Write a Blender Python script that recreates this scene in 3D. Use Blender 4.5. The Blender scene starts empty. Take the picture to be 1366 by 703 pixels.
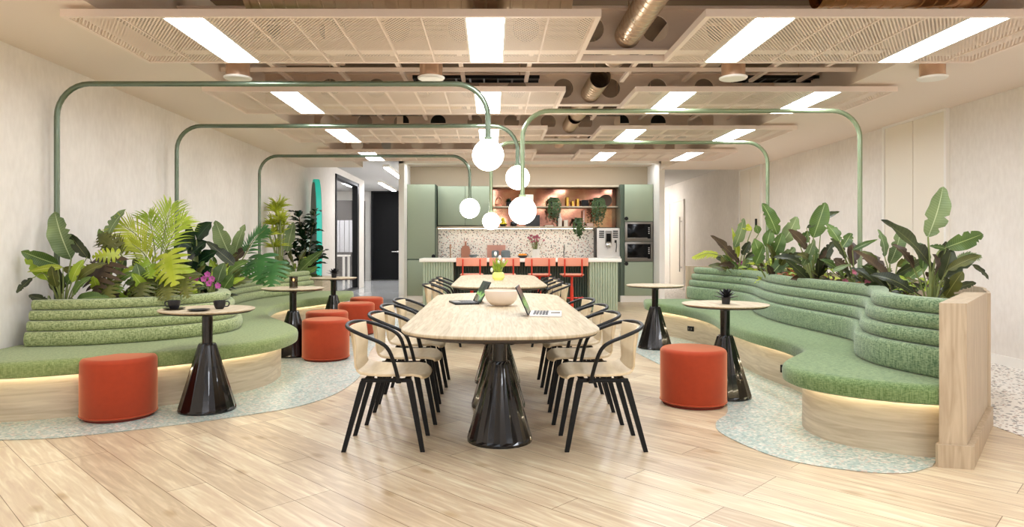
import bpy, bmesh, math, random
from mathutils import Vector, Matrix
random.seed(7)
PI = math.pi
F = 911.0; VX = 657.0; VY = 327.0; EYE = 1.23
scene = bpy.context.scene
COL = scene.collection

def at(px, py, D):
    """point of the place seen at photo position (px,py) at distance D"""
    return Vector(((px-VX)/F*D, D, EYE-(py-VY)/F*D))

# ------------------------------------------------------------------ materials
MATS = {}
def lin(c):
    return tuple(((v/255)/12.92 if v/255 <= 0.04045 else ((v/255+0.055)/1.055)**2.4) for v in c)
def nodes(name):
    m = bpy.data.materials.new(name); m.use_nodes = True
    nt = m.node_tree; b = nt.nodes['Principled BSDF']
    return m, nt, b
def mat(name, rgb, rough=0.5, metal=0.0, spec=0.5, emit=0.0, noise=0.0, nscale=8.0, bump=0.0, coat=0.0, sheen=0.0, stretch=None, trans=0.0):
    if name in MATS: return MATS[name]
    m, nt, b = nodes(name)
    c = lin(rgb) + (1,)
    b.inputs['Base Color'].default_value = c
    b.inputs['Roughness'].default_value = rough
    b.inputs['Metallic'].default_value = metal
    b.inputs['Specular IOR Level'].default_value = spec
    b.inputs['Coat Weight'].default_value = coat
    b.inputs['Sheen Weight'].default_value = sheen
    if sheen: b.inputs['Sheen Roughness'].default_value = 0.4; b.inputs['Sheen Tint'].default_value = (1, 0.5, 0.28, 1)
    if trans:
        b.inputs['Transmission Weight'].default_value = trans
    if emit:
        b.inputs['Emission Color'].default_value = c
        b.inputs['Emission Strength'].default_value = emit
    if noise or bump:
        tc = nt.nodes.new('ShaderNodeTexCoord'); mp = nt.nodes.new('ShaderNodeMapping')
        nz = nt.nodes.new('ShaderNodeTexNoise'); nz.inputs['Scale'].default_value = nscale
        nz.inputs['Detail'].default_value = 6
        nt.links.new(tc.outputs['Object'], mp.inputs[0]); nt.links.new(mp.outputs[0], nz.inputs['Vector'])
        if stretch: mp.inputs['Scale'].default_value = stretch
        if noise:
            mx = nt.nodes.new('ShaderNodeMix'); mx.data_type = 'RGBA'
            mx.inputs[6].default_value = tuple(max(0, v*(1-noise)) for v in c[:3]) + (1,)
            mx.inputs[7].default_value = tuple(min(1, v*(1+noise)) for v in c[:3]) + (1,)
            nt.links.new(nz.outputs['Fac'], mx.inputs[0]); nt.links.new(mx.outputs[2], b.inputs['Base Color'])
        if bump:
            bp = nt.nodes.new('ShaderNodeBump'); bp.inputs['Strength'].default_value = bump
            bp.inputs['Distance'].default_value = 0.01
            nt.links.new(nz.outputs['Fac'], bp.inputs['Height']); nt.links.new(bp.outputs[0], b.inputs['Normal'])
    MATS[name] = m
    return m

def ramp(nt, stops):
    r = nt.nodes.new('ShaderNodeValToRGB')
    el = r.color_ramp.elements
    while len(el) < len(stops): el.new(0.5)
    for e, (p, c) in zip(el, stops):
        e.position = p; e.color = lin(c) + (1,)
    return r
def mixc(nt, mode, fac, a, b_):
    mx = nt.nodes.new('ShaderNodeMix'); mx.data_type = 'RGBA'; mx.blend_type = mode
    for i, v in ((0, fac), (6, a), (7, b_)):
        if hasattr(v, 'links'): nt.links.new(v, mx.inputs[i])
        else: mx.inputs[i].default_value = v
    return mx.outputs[2]

def wood_floor():
    m, nt, b = nodes('oak plank floor')
    tc = nt.nodes.new('ShaderNodeTexCoord')
    mp = nt.nodes.new('ShaderNodeMapping'); mp.vector_type = 'POINT'
    mp.inputs['Rotation'].default_value = (0, 0, math.radians(45))
    mp.inputs['Location'].default_value = (0, -0.068, 0)
    nt.links.new(tc.outputs['Object'], mp.inputs[0])
    br = nt.nodes.new('ShaderNodeTexBrick')
    br.offset = 0.37; br.offset_frequency = 3
    br.inputs['Scale'].default_value = 1
    br.inputs['Brick Width'].default_value = 1.5; br.inputs['Row Height'].default_value = 0.198
    br.inputs['Mortar Size'].default_value = 0.0018; br.inputs['Mortar Smooth'].default_value = 0.1
    br.inputs['Bias'].default_value = 0
    br.inputs['Color1'].default_value = lin((210,196,172)) + (1,)
    br.inputs['Color2'].default_value = lin((188,172,148)) + (1,)
    br.inputs['Mortar'].default_value = lin((112,88,62)) + (1,)
    nt.links.new(mp.outputs[0], br.inputs['Vector'])
    m2 = nt.nodes.new('ShaderNodeMapping'); m2.inputs['Scale'].default_value = (1.3, 14, 1)
    nt.links.new(mp.outputs[0], m2.inputs[0])
    nz = nt.nodes.new('ShaderNodeTexNoise'); nz.inputs['Scale'].default_value = 2.2; nz.inputs['Detail'].default_value = 8; nz.inputs['Distortion'].default_value = 0.8
    nt.links.new(m2.outputs[0], nz.inputs['Vector'])
    r = ramp(nt, [(0.25, (146,122,96)), (0.5, (190,174,150)), (0.75, (244,238,226))])
    nt.links.new(nz.outputs['Fac'], r.inputs[0])
    c1 = mixc(nt, 'OVERLAY', 0.45, br.outputs['Color'], r.outputs[0])
    # knots
    m3 = nt.nodes.new('ShaderNodeMapping'); m3.inputs['Scale'].default_value = (2.6, 5.5, 1)
    nt.links.new(mp.outputs[0], m3.inputs[0])
    vo = nt.nodes.new('ShaderNodeTexVoronoi'); vo.inputs['Scale'].default_value = 1.0
    nt.links.new(m3.outputs[0], vo.inputs['Vector'])
    r2 = ramp(nt, [(0.0, (150,122,92)), (0.1, (214,196,168)), (0.2, (255,255,255))])
    nt.links.new(vo.outputs['Distance'], r2.inputs[0])
    c2 = mixc(nt, 'MULTIPLY', 0.55, c1, r2.outputs[0])
    nt.links.new(c2, b.inputs['Base Color'])
    b.inputs['Roughness'].default_value = 0.34
    b.inputs['Specular IOR Level'].default_value = 0.45
    MATS['floor'] = m; return m

def wood(name, c1, c2, scale=(1,1,1), rough=0.5):
    if name in MATS: return MATS[name]
    m, nt, b = nodes(name)
    tc = nt.nodes.new('ShaderNodeTexCoord'); mp = nt.nodes.new('ShaderNodeMapping')
    mp.inputs['Scale'].default_value = scale
    nt.links.new(tc.outputs['Object'], mp.inputs[0])
    nz = nt.nodes.new('ShaderNodeTexNoise'); nz.inputs['Scale'].default_value = 2; nz.inputs['Detail'].default_value = 9; nz.inputs['Distortion'].default_value = 1.2
    nt.links.new(mp.outputs[0], nz.inputs['Vector'])
    r = ramp(nt, [(0.3, c1), (0.7, c2)])
    nt.links.new(nz.outputs['Fac'], r.inputs[0]); nt.links.new(r.outputs[0], b.inputs['Base Color'])
    b.inputs['Roughness'].default_value = rough
    MATS[name] = m; return m

def terrazzo(name, base, chips, scale, thr, rough=0.35):
    m, nt, b = nodes(name)
    tc = nt.nodes.new('ShaderNodeTexCoord')
    prev = None
    col = lin(base) + (1,)
    for k, (c, s, t) in enumerate(chips):
        mp = nt.nodes.new('ShaderNodeMapping'); mp.inputs['Location'].default_value = (k*3.7, k*1.9, k*5.1)
        nt.links.new(tc.outputs['Object'], mp.inputs[0])
        vo = nt.nodes.new('ShaderNodeTexVoronoi'); vo.inputs['Scale'].default_value = scale*s
        nt.links.new(mp.outputs[0], vo.inputs['Vector'])
        lt = nt.nodes.new('ShaderNodeMath'); lt.operation = 'LESS_THAN'; lt.inputs[1].default_value = t
        nt.links.new(vo.outputs['Distance'], lt.inputs[0])
        col = mixc(nt, 'MIX', lt.outputs[0], col, lin(c) + (1,))
    nt.links.new(col, b.inputs['Base Color'])
    b.inputs['Roughness'].default_value = rough
    MATS[name] = m; return m

def speckle():
    m, nt, b = nodes('speckled green vinyl')
    tc = nt.nodes.new('ShaderNodeTexCoord')
    mp = nt.nodes.new('ShaderNodeMapping'); mp.inputs['Scale'].default_value = (1, 1.3, 1)
    nt.links.new(tc.outputs['Object'], mp.inputs[0])
    vo = nt.nodes.new('ShaderNodeTexVoronoi'); vo.inputs['Scale'].default_value = 60
    nt.links.new(mp.outputs[0], vo.inputs['Vector'])
    r = ramp(nt, [(0.0, (142,160,152)), (0.25, (178,186,174)), (0.45, (198,196,182)), (0.65, (160,178,170)), (0.85, (198,174,158)), (0.93, (212,208,196))])
    r.color_ramp.interpolation = 'CONSTANT'
    sp = nt.nodes.new('ShaderNodeSeparateColor'); nt.links.new(vo.outputs['Color'], sp.inputs[0])
    nt.links.new(sp.outputs[0], r.inputs[0]); nt.links.new(r.outputs[0], b.inputs['Base Color'])
    b.inputs['Roughness'].default_value = 0.4
    MATS['speckle'] = m; return m

def fabric(name, dark, light):
    m, nt, b = nodes(name)
    tc = nt.nodes.new('ShaderNodeTexCoord')
    cols = []
    facs = []
    for sc_ in ((190, 190, 12), (48, 48, 150)):
        mp = nt.nodes.new('ShaderNodeMapping'); mp.inputs['Scale'].default_value = sc_
        nt.links.new(tc.outputs['Object'], mp.inputs[0])
        nz = nt.nodes.new('ShaderNodeTexNoise'); nz.inputs['Scale'].default_value = 1.0; nz.inputs['Detail'].default_value = 3
        nt.links.new(mp.outputs[0], nz.inputs['Vector']); facs.append(nz.outputs['Fac'])
    ad = nt.nodes.new('ShaderNodeMath'); ad.operation = 'ADD'
    nt.links.new(facs[0], ad.inputs[0]); nt.links.new(facs[1], ad.inputs[1])
    hf = nt.nodes.new('ShaderNodeMath'); hf.operation = 'MULTIPLY'; hf.inputs[1].default_value = 0.5
    nt.links.new(ad.outputs[0], hf.inputs[0])
    r = ramp(nt, [(0.38, dark), (0.62, light)])
    nt.links.new(hf.outputs[0], r.inputs[0]); nt.links.new(r.outputs[0], b.inputs['Base Color'])
    b.inputs['Roughness'].default_value = 0.95; b.inputs['Specular IOR Level'].default_value = 0.15
    b.inputs['Sheen Weight'].default_value = 0.25
    MATS[name] = m; return m

def concrete(name, c1, c2):
    m, nt, b = nodes(name)
    tc = nt.nodes.new('ShaderNodeTexCoord')
    nz = nt.nodes.new('ShaderNodeTexNoise'); nz.inputs['Scale'].default_value = 1.1; nz.inputs['Detail'].default_value = 10; nz.inputs['Roughness'].default_value = 0.65
    nt.links.new(tc.outputs['Object'], nz.inputs['Vector'])
    n2 = nt.nodes.new('ShaderNodeTexNoise'); n2.inputs['Scale'].default_value = 1; n2.inputs['Detail'].default_value = 4
    mp = nt.nodes.new('ShaderNodeMapping'); mp.inputs['Scale'].default_value = (22, 22, 9)
    nt.links.new(tc.outputs['Object'], mp.inputs[0]); nt.links.new(mp.outputs[0], n2.inputs['Vector'])
    ad = nt.nodes.new('ShaderNodeMath'); ad.operation = 'MULTIPLY_ADD'; ad.inputs[1].default_value = 0.35
    nt.links.new(n2.outputs['Fac'], ad.inputs[0])
    m7 = nt.nodes.new('ShaderNodeMath'); m7.operation = 'MULTIPLY'; m7.inputs[1].default_value = 0.65
    nt.links.new(nz.outputs['Fac'], m7.inputs[0]); nt.links.new(m7.outputs[0], ad.inputs[2])
    r = ramp(nt, [(0.35, c1), (0.65, c2)])
    nt.links.new(ad.outputs[0], r.inputs[0]); nt.links.new(r.outputs[0], b.inputs['Base Color'])
    b.inputs['Roughness'].default_value = 0.8
    MATS[name] = m; return m

def perforated():
    m, nt, b = nodes('perforated metal')
    b.inputs['Base Color'].default_value = lin((240,222,206)) + (1,)
    b.inputs['Roughness'].default_value = 0.55
    tc = nt.nodes.new('ShaderNodeTexCoord'); mp = nt.nodes.new('ShaderNodeMapping')
    mp.inputs['Rotation'].default_value = (0, 0, PI/4); mp.inputs['Scale'].default_value = (1, 0.68, 1)
    nt.links.new(tc.outputs['Object'], mp.inputs[0])
    vo = nt.nodes.new('ShaderNodeTexVoronoi'); vo.voronoi_dimensions = '2D'
    vo.inputs['Scale'].default_value = 1/0.0185; vo.inputs['Randomness'].default_value = 0
    nt.links.new(mp.outputs[0], vo.inputs['Vector'])
    lt = nt.nodes.new('ShaderNodeMath'); lt.operation = 'LESS_THAN'; lt.inputs[1].default_value = 0.33
    nt.links.new(vo.outputs['Distance'], lt.inputs[0])
    tr = nt.nodes.new('ShaderNodeBsdfTransparent'); ms = nt.nodes.new('ShaderNodeMixShader')
    nt.links.new(lt.outputs[0], ms.inputs[0]); nt.links.new(b.outputs[0], ms.inputs[1]); nt.links.new(tr.outputs[0], ms.inputs[2])
    nt.links.new(ms.outputs[0], nt.nodes['Material Output'].inputs['Surface'])
    MATS['perf'] = m; return m

def leafmat(name, c1, c2, vein, rough=0.42):
    if name in MATS: return MATS[name]
    m, nt, b = nodes(name)
    tc = nt.nodes.new('ShaderNodeTexCoord'); sx = nt.nodes.new('ShaderNodeSeparateXYZ')
    nt.links.new(tc.outputs['UV'], sx.inputs[0])
    nz = nt.nodes.new('ShaderNodeTexNoise'); nz.inputs['Scale'].default_value = 3.2; nz.inputs['Detail'].default_value = 3
    nt.links.new(tc.outputs['Object'], nz.inputs['Vector'])
    r = ramp(nt, [(0.38, c1), (0.62, c2)]); nt.links.new(nz.outputs['Fac'], r.inputs[0])
    # side veins
    ml = nt.nodes.new('ShaderNodeMath'); ml.operation = 'MULTIPLY'; ml.inputs[1].default_value = 130
    nt.links.new(sx.outputs[1], ml.inputs[0])
    sn = nt.nodes.new('ShaderNodeMath'); sn.operation = 'SINE'; nt.links.new(ml.outputs[0], sn.inputs[0])
    s2 = nt.nodes.new('ShaderNodeMath'); s2.operation = 'MULTIPLY_ADD'; s2.inputs[1].default_value = 0.06; s2.inputs[2].default_value = 0.06
    nt.links.new(sn.outputs[0], s2.inputs[0])
    c = mixc(nt, 'MIX', s2.outputs[0], r.outputs[0], lin(vein) + (1,))
    # midrib
    a = nt.nodes.new('ShaderNodeMath'); a.operation = 'SUBTRACT'; a.inputs[1].default_value = 0.5
    nt.links.new(sx.outputs[0], a.inputs[0])
    ab = nt.nodes.new('ShaderNodeMath'); ab.operation = 'ABSOLUTE'; nt.links.new(a.outputs[0], ab.inputs[0])
    lt = nt.nodes.new('ShaderNodeMath'); lt.operation = 'LESS_THAN'; lt.inputs[1].default_value = 0.022
    nt.links.new(ab.outputs[0], lt.inputs[0])
    c = mixc(nt, 'MIX', lt.outputs[0], c, lin(vein) + (1,))
    nt.links.new(c, b.inputs['Base Color'])
    b.inputs['Roughness'].default_value = rough
    tl = nt.nodes.new('ShaderNodeBsdfTranslucent'); nt.links.new(c, tl.inputs['Color'])
    ms = nt.nodes.new('ShaderNodeMixShader'); ms.inputs[0].default_value = 0.22
    nt.links.new(b.outputs[0], ms.inputs[1]); nt.links.new(tl.outputs[0], ms.inputs[2])
    nt.links.new(ms.outputs[0], nt.nodes['Material Output'].inputs['Surface'])
    MATS[name] = m; return m

def emitter(name, rgb, strength):
    m, nt, b = nodes(name)
    b.inputs['Base Color'].default_value = (0.8, 0.8, 0.8, 1)
    b.inputs['Emission Color'].default_value = lin(rgb) + (1,)
    b.inputs['Emission Strength'].default_value = strength
    MATS[name] = m; return m

M = {}
M['floor'] = wood_floor()
M['oak'] = wood('pale oak', (178,161,136), (208,193,168), (1.2, 1.2, 14), 0.5)
M['oakv'] = wood('pale oak upright grain', (166,145,117), (194,175,148), (14, 14, 1.1), 0.5)
M['oaktop'] = wood('oak table top', (168,150,120), (204,188,158), (22, 1.2, 1), 0.6)
M['ply'] = wood('birch plywood', (208,186,148), (226,206,172), (10, 2, 2), 0.45)
M['terr'] = terrazzo('white terrazzo', (238,234,226), [((80,74,72), 1, 0.27), ((166,130,110), 1.3, 0.25), ((130,130,126), 0.9, 0.26)], 22, 0.2)
M['splash'] = terrazzo('terrazzo splashback', (244,240,234), [((70,66,70), 1, 0.24), ((196,130,118), 1.25, 0.24), ((130,140,140), 0.85, 0.22)], 19, 0.2)
M['speckle'] = speckle()
M['fab'] = fabric('green woven fabric', (104,118,70), (182,190,140))
M['fabseat'] = fabric('green woven seat fabric', (108,124,70), (148,160,104))
M['fab2'] = fabric('deeper green woven fabric', (70,96,64), (146,164,124))
M['fabseat2'] = fabric('deeper green woven seat fabric', (80,104,58), (126,146,96))
M['wall'] = concrete('concrete effect wallpaper', (226,219,210), (242,236,228))
M['ceil'] = mat('ceiling plaster', (238,224,210), 0.8)
M['ceilgrey'] = mat('corridor ceiling', (206,204,202), 0.8)
M['white'] = mat('white paint', (242,238,230), 0.6)
M['door'] = mat('pale door', (238,230,214), 0.45)
M['beam'] = mat('painted beam', (236,216,198), 0.6)
M['slab'] = mat('slab soffit', (122,102,84), 0.8, noise=0.3, nscale=2)
M['galv'] = mat('galvanised steel', (214,190,164), 0.28, 0.85, noise=0.12, nscale=6)
M['copper'] = mat('warm galvanised duct', (222,170,120), 0.25, 0.9, noise=0.15, nscale=3)
M['perf'] = perforated()
M['raft'] = mat('raft frame', (244,226,212), 0.5)
M['black'] = mat('black powder coat', (12,12,13), 0.45, spec=0.35)
M['blackwood'] = mat('black stained wood', (13,13,14), 0.55, spec=0.3)
M['cone'] = mat('black gloss metal', (14,11,11), 0.18, 0.2, coat=0.4)
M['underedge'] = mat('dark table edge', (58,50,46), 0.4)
M['orange'] = mat('orange velvet', (164,56,22), 0.9, sheen=0.9, noise=0.12, nscale=25)
M['orangebase'] = mat('dark rust base', (110,34,18), 0.8)
M['coral'] = mat('coral plywood', (232,152,124), 0.45)
M['red'] = mat('red steel', (206,56,36), 0.35)
M['pipe'] = mat('sage green tube', (108,122,102), 0.25, 0.6, coat=0.4)
M['pipel'] = mat('pale sage tube', (146,162,128), 0.25, 0.4, coat=0.4)
M['sage'] = mat('sage green cabinet', (158,170,146), 0.5)
M['sagedark'] = mat('dark sage cabinet side', (84,98,82), 0.5)
M['fluted'] = mat('sage fluted panel', (166,178,152), 0.5)
M['islanddark'] = mat('dark green island panel', (62,74,64), 0.5)
M['stone'] = mat('white stone worktop', (238,234,222), 0.3)
M['blackdoor'] = mat('black door', (14,14,15), 0.6, spec=0.2)
M['chrome'] = mat('brushed steel', (210,208,204), 0.25, 1.0)
M['silver'] = mat('silver plastic', (232,228,222), 0.35)
M['ovengrey'] = mat('oven steel', (132,126,118), 0.35, 0.7)
M['ovenglass'] = mat('black oven glass', (8,7,8), 0.15, spec=0.2)
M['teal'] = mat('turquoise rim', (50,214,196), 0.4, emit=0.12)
M['boardgrey'] = mat('grey board deck', (112,120,112), 0.5)
M['bowl'] = mat('cream ceramic', (232,216,200), 0.4)
M['soil'] = mat('planting soil', (74,54,38), 0.95, noise=0.5, nscale=30, bump=0.8)
M['stem'] = mat('plant stem', (124,134,74), 0.5)
M['stemb'] = mat('brown stem', (98,78,48), 0.6)
M['black2'] = mat('matt black ceramic', (30,29,32), 0.45)
M['rose'] = mat('rose glass cylinder', (214,178,150), 0.2, 0.5)
M['rust'] = None
m, nt, b = nodes('coppery mirror panel'); M['rust'] = m
tc = nt.nodes.new('ShaderNodeTexCoord'); nz = nt.nodes.new('ShaderNodeTexNoise'); nz.inputs['Scale'].default_value = 1.6; nz.inputs['Detail'].default_value = 5
nt.links.new(tc.outputs['Object'], nz.inputs['Vector'])
r = ramp(nt, [(0.35, (112,70,58)), (0.5, (178,122,98)), (0.65, (206,168,130))]); nt.links.new(nz.outputs['Fac'], r.inputs[0])
nt.links.new(r.outputs[0], b.inputs['Base Color']); b.inputs['Metallic'].default_value = 0.9; b.inputs['Roughness'].default_value = 0.09
# glass
m, nt, b = nodes('clear glazing'); M['glass'] = m
tr = nt.nodes.new('ShaderNodeBsdfTransparent'); gl = nt.nodes.new('ShaderNodeBsdfGlossy'); gl.inputs['Roughness'].default_value = 0.03
ms = nt.nodes.new('ShaderNodeMixShader'); ms.inputs[0].default_value = 0.12
nt.links.new(tr.outputs[0], ms.inputs[1]); nt.links.new(gl.outputs[0], ms.inputs[2]); nt.links.new(ms.outputs[0], nt.nodes['Material Output'].inputs['Surface'])
m, nt, b = nodes('smoked glass'); M['smoke'] = m
tr = nt.nodes.new('ShaderNodeBsdfTransparent'); tr.inputs['Color'].default_value = (0.45, 0.36, 0.3, 1); gl = nt.nodes.new('ShaderNodeBsdfGlossy'); gl.inputs['Roughness'].default_value = 0.08
ms = nt.nodes.new('ShaderNodeMixShader'); ms.inputs[0].default_value = 0.15
nt.links.new(tr.outputs[0], ms.inputs[1]); nt.links.new(gl.outputs[0], ms.inputs[2]); nt.links.new(ms.outputs[0], nt.nodes['Material Output'].inputs['Surface'])
M['lamp'] = emitter('ceiling light diffuser', (238,244,252), 15.5)
M['globe'] = emitter('opal globe', (255,251,243), 9.0)
M['led'] = emitter('warm led strip', (255,236,206), 16.0)
M['clamp'] = emitter('corridor light', (250,250,255), 30.0)
M['flame'] = emitter('candle glow', (255,214,150), 12.0)

# ------------------------------------------------------------------ mesh building
class MB:
    def __init__(s, origin=(0,0,0)):
        s.bm = bmesh.new(); s.o = Vector(origin); s.uv = s.bm.loops.layers.uv.new('UVMap')
    def V(s, p): return s.bm.verts.new(Vector(p))
    def face(s, vs, uvs=None, mi=0):
        try: f = s.bm.faces.new(vs)
        except ValueError: return None
        f.material_index = mi
        if uvs:
            for l, u in zip(f.loops, uvs): l[s.uv].uv = u
        return f
    def box(s, x0, x1, y0, y1, z0, z1, bev=0.0, seg=2, mtx=None, mi=0):
        t = bmesh.new()
        bmesh.ops.create_cube(t, size=1)
        for v in t.verts:
            v.co = Vector(((x0+x1)/2 + v.co.x*(x1-x0), (y0+y1)/2 + v.co.y*(y1-y0), (z0+z1)/2 + v.co.z*(z1-z0)))
        if bev: bmesh.ops.bevel(t, geom=list(t.edges), offset=bev, segments=seg, affect='EDGES', profile=0.5)
        if mtx is not None: bmesh.ops.transform(t, matrix=mtx, verts=t.verts)
        s.merge(t, mi)
    def merge(s, t, mi=0):
        mp = {}
        for v in t.verts: mp[v] = s.bm.verts.new(v.co)
        for f in t.faces:
            nf = s.bm.faces.new([mp[v] for v in f.verts]); nf.material_index = mi
        t.free()
    def loft(s, rings, closed=True, caps=True, mi=0, uv=False):
        R = [[s.V(p) for p in r] for r in rings]
        n = len(R[0])
        for i in range(len(R)-1):
            for j in range(n if closed else n-1):
                k = (j+1) % n
                s.face([R[i][j], R[i][k], R[i+1][k], R[i+1][j]], mi=mi)
        if caps and closed:
            s.face(list(reversed(R[0])), mi=mi); s.face(R[-1], mi=mi)
        return R
    def tube(s, pts, r, n=10, caps=True, mi=0, flat=1.0):
        pts = [Vector(p) for p in pts]
        rr = r if isinstance(r, (list, tuple)) else [r]*len(pts)
        rings = []; up = None
        for i, p in enumerate(pts):
            a = pts[max(0, i-1)]; c = pts[min(len(pts)-1, i+1)]
            t = (c-a)
            if t.length < 1e-9: t = Vector((0,0,1))
            t.normalize()
            if up is None:
                up = Vector((0,0,1)) if abs(t.z) < 0.9 else Vector((1,0,0))
            u = (up - t*up.dot(t))
            if u.length < 1e-4: u = t.orthogonal()
            u.normalize(); w = t.cross(u); up = u
            rings.append([p + (u*math.cos(2*PI*k/n) + w*math.sin(2*PI*k/n)*flat)*rr[i] for k in range(n)])
        s.loft(rings, True, caps, mi)
    def lathe(s, prof, c=(0,0,0), n=32, mi=0, mtx=None):
        c = Vector(c)
        R = []
        for (r, z) in prof:
            if r < 1e-6: R.append([s.V(c+Vector((0,0,z)))])
            else: R.append([s.V(c+Vector((r*math.cos(2*PI*k/n), r*math.sin(2*PI*k/n), z))) for k in range(n)])
        for i in range(len(R)-1):
            A, B = R[i], R[i+1]
            for k in range(n):
                k2 = (k+1) % n
                if len(A) == 1 and len(B) == 1: continue
                if len(A) == 1: s.face([A[0], B[k2], B[k]][::-1] , mi=mi)
                elif len(B) == 1: s.face([A[k], A[k2], B[0]], mi=mi)
                else: s.face([A[k], A[k2], B[k2], B[k]], mi=mi)
        if mtx is not None:
            vs = [v for r_ in R for v in r_]
            bmesh.ops.transform(s.bm, matrix=mtx, verts=vs)
    def prism(s, poly, z0, z1, mi=0, mtx=None):
        n0 = len(s.bm.verts)
        A = [s.V((x, y, z0)) for x, y in poly]; B = [s.V((x, y, z1)) for x, y in poly]
        n = len(poly)
        s.face(A[::-1], mi=mi); s.face(B, mi=mi)
        for i in range(n): s.face([A[i], A[(i+1) % n], B[(i+1) % n], B[i]], mi=mi)
        if mtx is not None: bmesh.ops.transform(s.bm, matrix=mtx, verts=A+B)
    def sphere(s, c, r, seg=16, rings=10, sc=(1,1,1), mi=0):
        prof = [(r*math.sin(PI*i/rings)*1.0, -r*math.cos(PI*i/rings)) for i in range(rings+1)]
        prof[0] = (0, -r); prof[-1] = (0, r)
        m_ = Matrix.Translation(Vector(c)) @ Matrix.Diagonal((sc[0], sc[1], sc[2], 1))
        s.lathe(prof, (0,0,0), seg, mi, m_)
    def build(s, name, material, parent=None, origin=None, smooth=35, fix=True):
        o_ = Vector(origin) if origin is not None else s.o
        if o_.length: bmesh.ops.translate(s.bm, vec=-o_, verts=s.bm.verts)
        if fix: bmesh.ops.recalc_face_normals(s.bm, faces=s.bm.faces)
        me = bpy.data.meshes.new(name); s.bm.to_mesh(me); s.bm.free()
        for mm in (material if isinstance(material, (list, tuple)) else [material]): me.materials.append(mm)
        if smooth:
            me.shade_smooth(); me.set_sharp_from_angle(angle=math.radians(smooth))
        o = bpy.data.objects.new(name, me); COL.objects.link(o)
        if parent is not None: o.parent = parent
        elif o_.length: o.location = o_
        return o

def tag(o, label=None, cat=None, group=None, kind=None):
    if label: o['label'] = label
    if cat: o['category'] = cat
    if group: o['group'] = group
    if kind: o['kind'] = kind
    return o
def thing(name, label, cat, loc=(0,0,0), rz=0, group=None):
    o = bpy.data.objects.new(name, None); COL.objects.link(o)
    o.location = loc; o.rotation_euler = (0,0,rz); o.empty_display_size = 0.1
    return tag(o, label, cat, group)
def copy_tree(o, parent=None):
    c = o.copy(); COL.objects.link(c); c.parent = parent
    for ch in list(KIDS(o)): copy_tree(ch, c)
    return c
def KIDS(o): return [k for k in bpy.data.objects if k.parent == o]
def place(o, loc, rz, label, group=None, first=[]):
    o.location = loc; o.rotation_euler = (0,0,rz); o['label'] = label
    if group: o['group'] = group
    return o
def struct(name, mb, m, smooth=0, **k):
    o = mb.build(name, m, smooth=smooth, **k); o['kind'] = 'structure'; return o
def cr(pts, n=6):
    P = [Vector(p) for p in pts]; out = []
    for i in range(len(P)-1):
        a = P[i-1] if i > 0 else P[0]*2-P[1]
        b_, c = P[i], P[i+1]
        d = P[i+2] if i+2 < len(P) else P[-1]*2-P[-2]
        for k in range(n):
            t = k/n
            out.append(0.5*((2*b_) + (-a+c)*t + (2*a-5*b_+4*c-d)*t*t + (-a+3*b_-3*c+d)*t**3))
    out.append(P[-1]); return out
def rounded_path(pts, rad, n=8):
    P = [Vector(p) for p in pts]; out = [P[0]]
    for i in range(1, len(P)-1):
        a = (P[i-1]-P[i]).normalized(); c = (P[i+1]-P[i]).normalized()
        s = P[i]+a*rad; e = P[i]+c*rad
        for k in range(n+1):
            t = k/n*PI/2
            out.append(P[i]+a*rad*(1-math.sin(t))+c*rad*(1-math.cos(t)))
    out.append(P[-1]); return out
# ------------------------------------------------------------------ room shell
XL, XR = -3.78, 5.23
YB, YF = -5.0, 24.0
ZM = 2.8
b = MB(); b.box(-9, 9, YB, YF+0.5, -0.1, 0.0); struct('floor', b, M['floor'])
# left wall: main length then glazed opening 16.4..19.2, end at 20.1
b = MB(); b.box(XL-0.15, XL, YB, 16.4, 0, 3.5); struct('wall_left', b, M['wall'])
b = MB(); b.box(XL-0.15, XL, 19.2, 20.1, 0, 3.5); b.box(XL-0.15, XL, 16.4, 19.2, 2.95, 3.5); struct('wall_left', b, M['wall'])
b = MB(); b.box(XR, XR+0.15, YB, 24, 0, 3.5); struct('wall_right', b, M['wall'])
b = MB(); b.box(-9, XL-0.15, 24.0, 24.15, 0, 3.5); b.box(XL-0.15, -1.8, 24.0, 24.15, 0, 3.5); struct('wall_back', b, M['white'])
b = MB(); b.box(3.4, XR, 22, 22.15, 0, 3.5); struct('wall_back', b, M['white'])
b = MB(); b.box(XL, XR, YB-0.15, YB, 0, 0.3); b.box(XL, XR, YB-0.15, YB, 2.75, 3.5); b.box(XL, XL+0.4, YB-0.15, YB, 0.3, 2.75); b.box(XR-0.4, XR, YB-0.15, YB, 0.3, 2.75); struct('wall_front', b, M['wall'])
b = MB()
for x in (XL+0.4, -1.4, 0.75, 2.9, XR-0.46): b.box(x, x+0.06, YB-0.1, YB-0.04, 0.3, 2.75)
b.box(XL+0.4, XR-0.4, YB-0.1, YB-0.04, 0.3, 0.36); b.box(XL+0.4, XR-0.4, YB-0.1, YB-0.04, 2.69, 2.75)
struct('added_window', b, M['white'])  # unseen window added behind the camera so daylight brightens the room
b = MB(); b.box(-9, -8.85, 14, 24, 0, 3.5); b.box(-8.85, XL-0.15, 13.9, 14.0, 0, 3.5); struct('wall_left', b, M['white'])
# skirting
b = MB(); b.box(XR-0.02, XR, 2, 22, 0, 0.1); struct('baseboard_right', b, M['white'])
b = MB(); b.box(XL, XL+0.02, 2, 16.3, 0, 0.1); struct('baseboard_left', b, M['white'])
b = MB(); b.box(-6, -4.3, 23.98, 24.0, 0, 0.12); b.box(-3.1, -1.9, 23.98, 24.0, 0, 0.12); struct('baseboard_back', b, M['white'])
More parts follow.
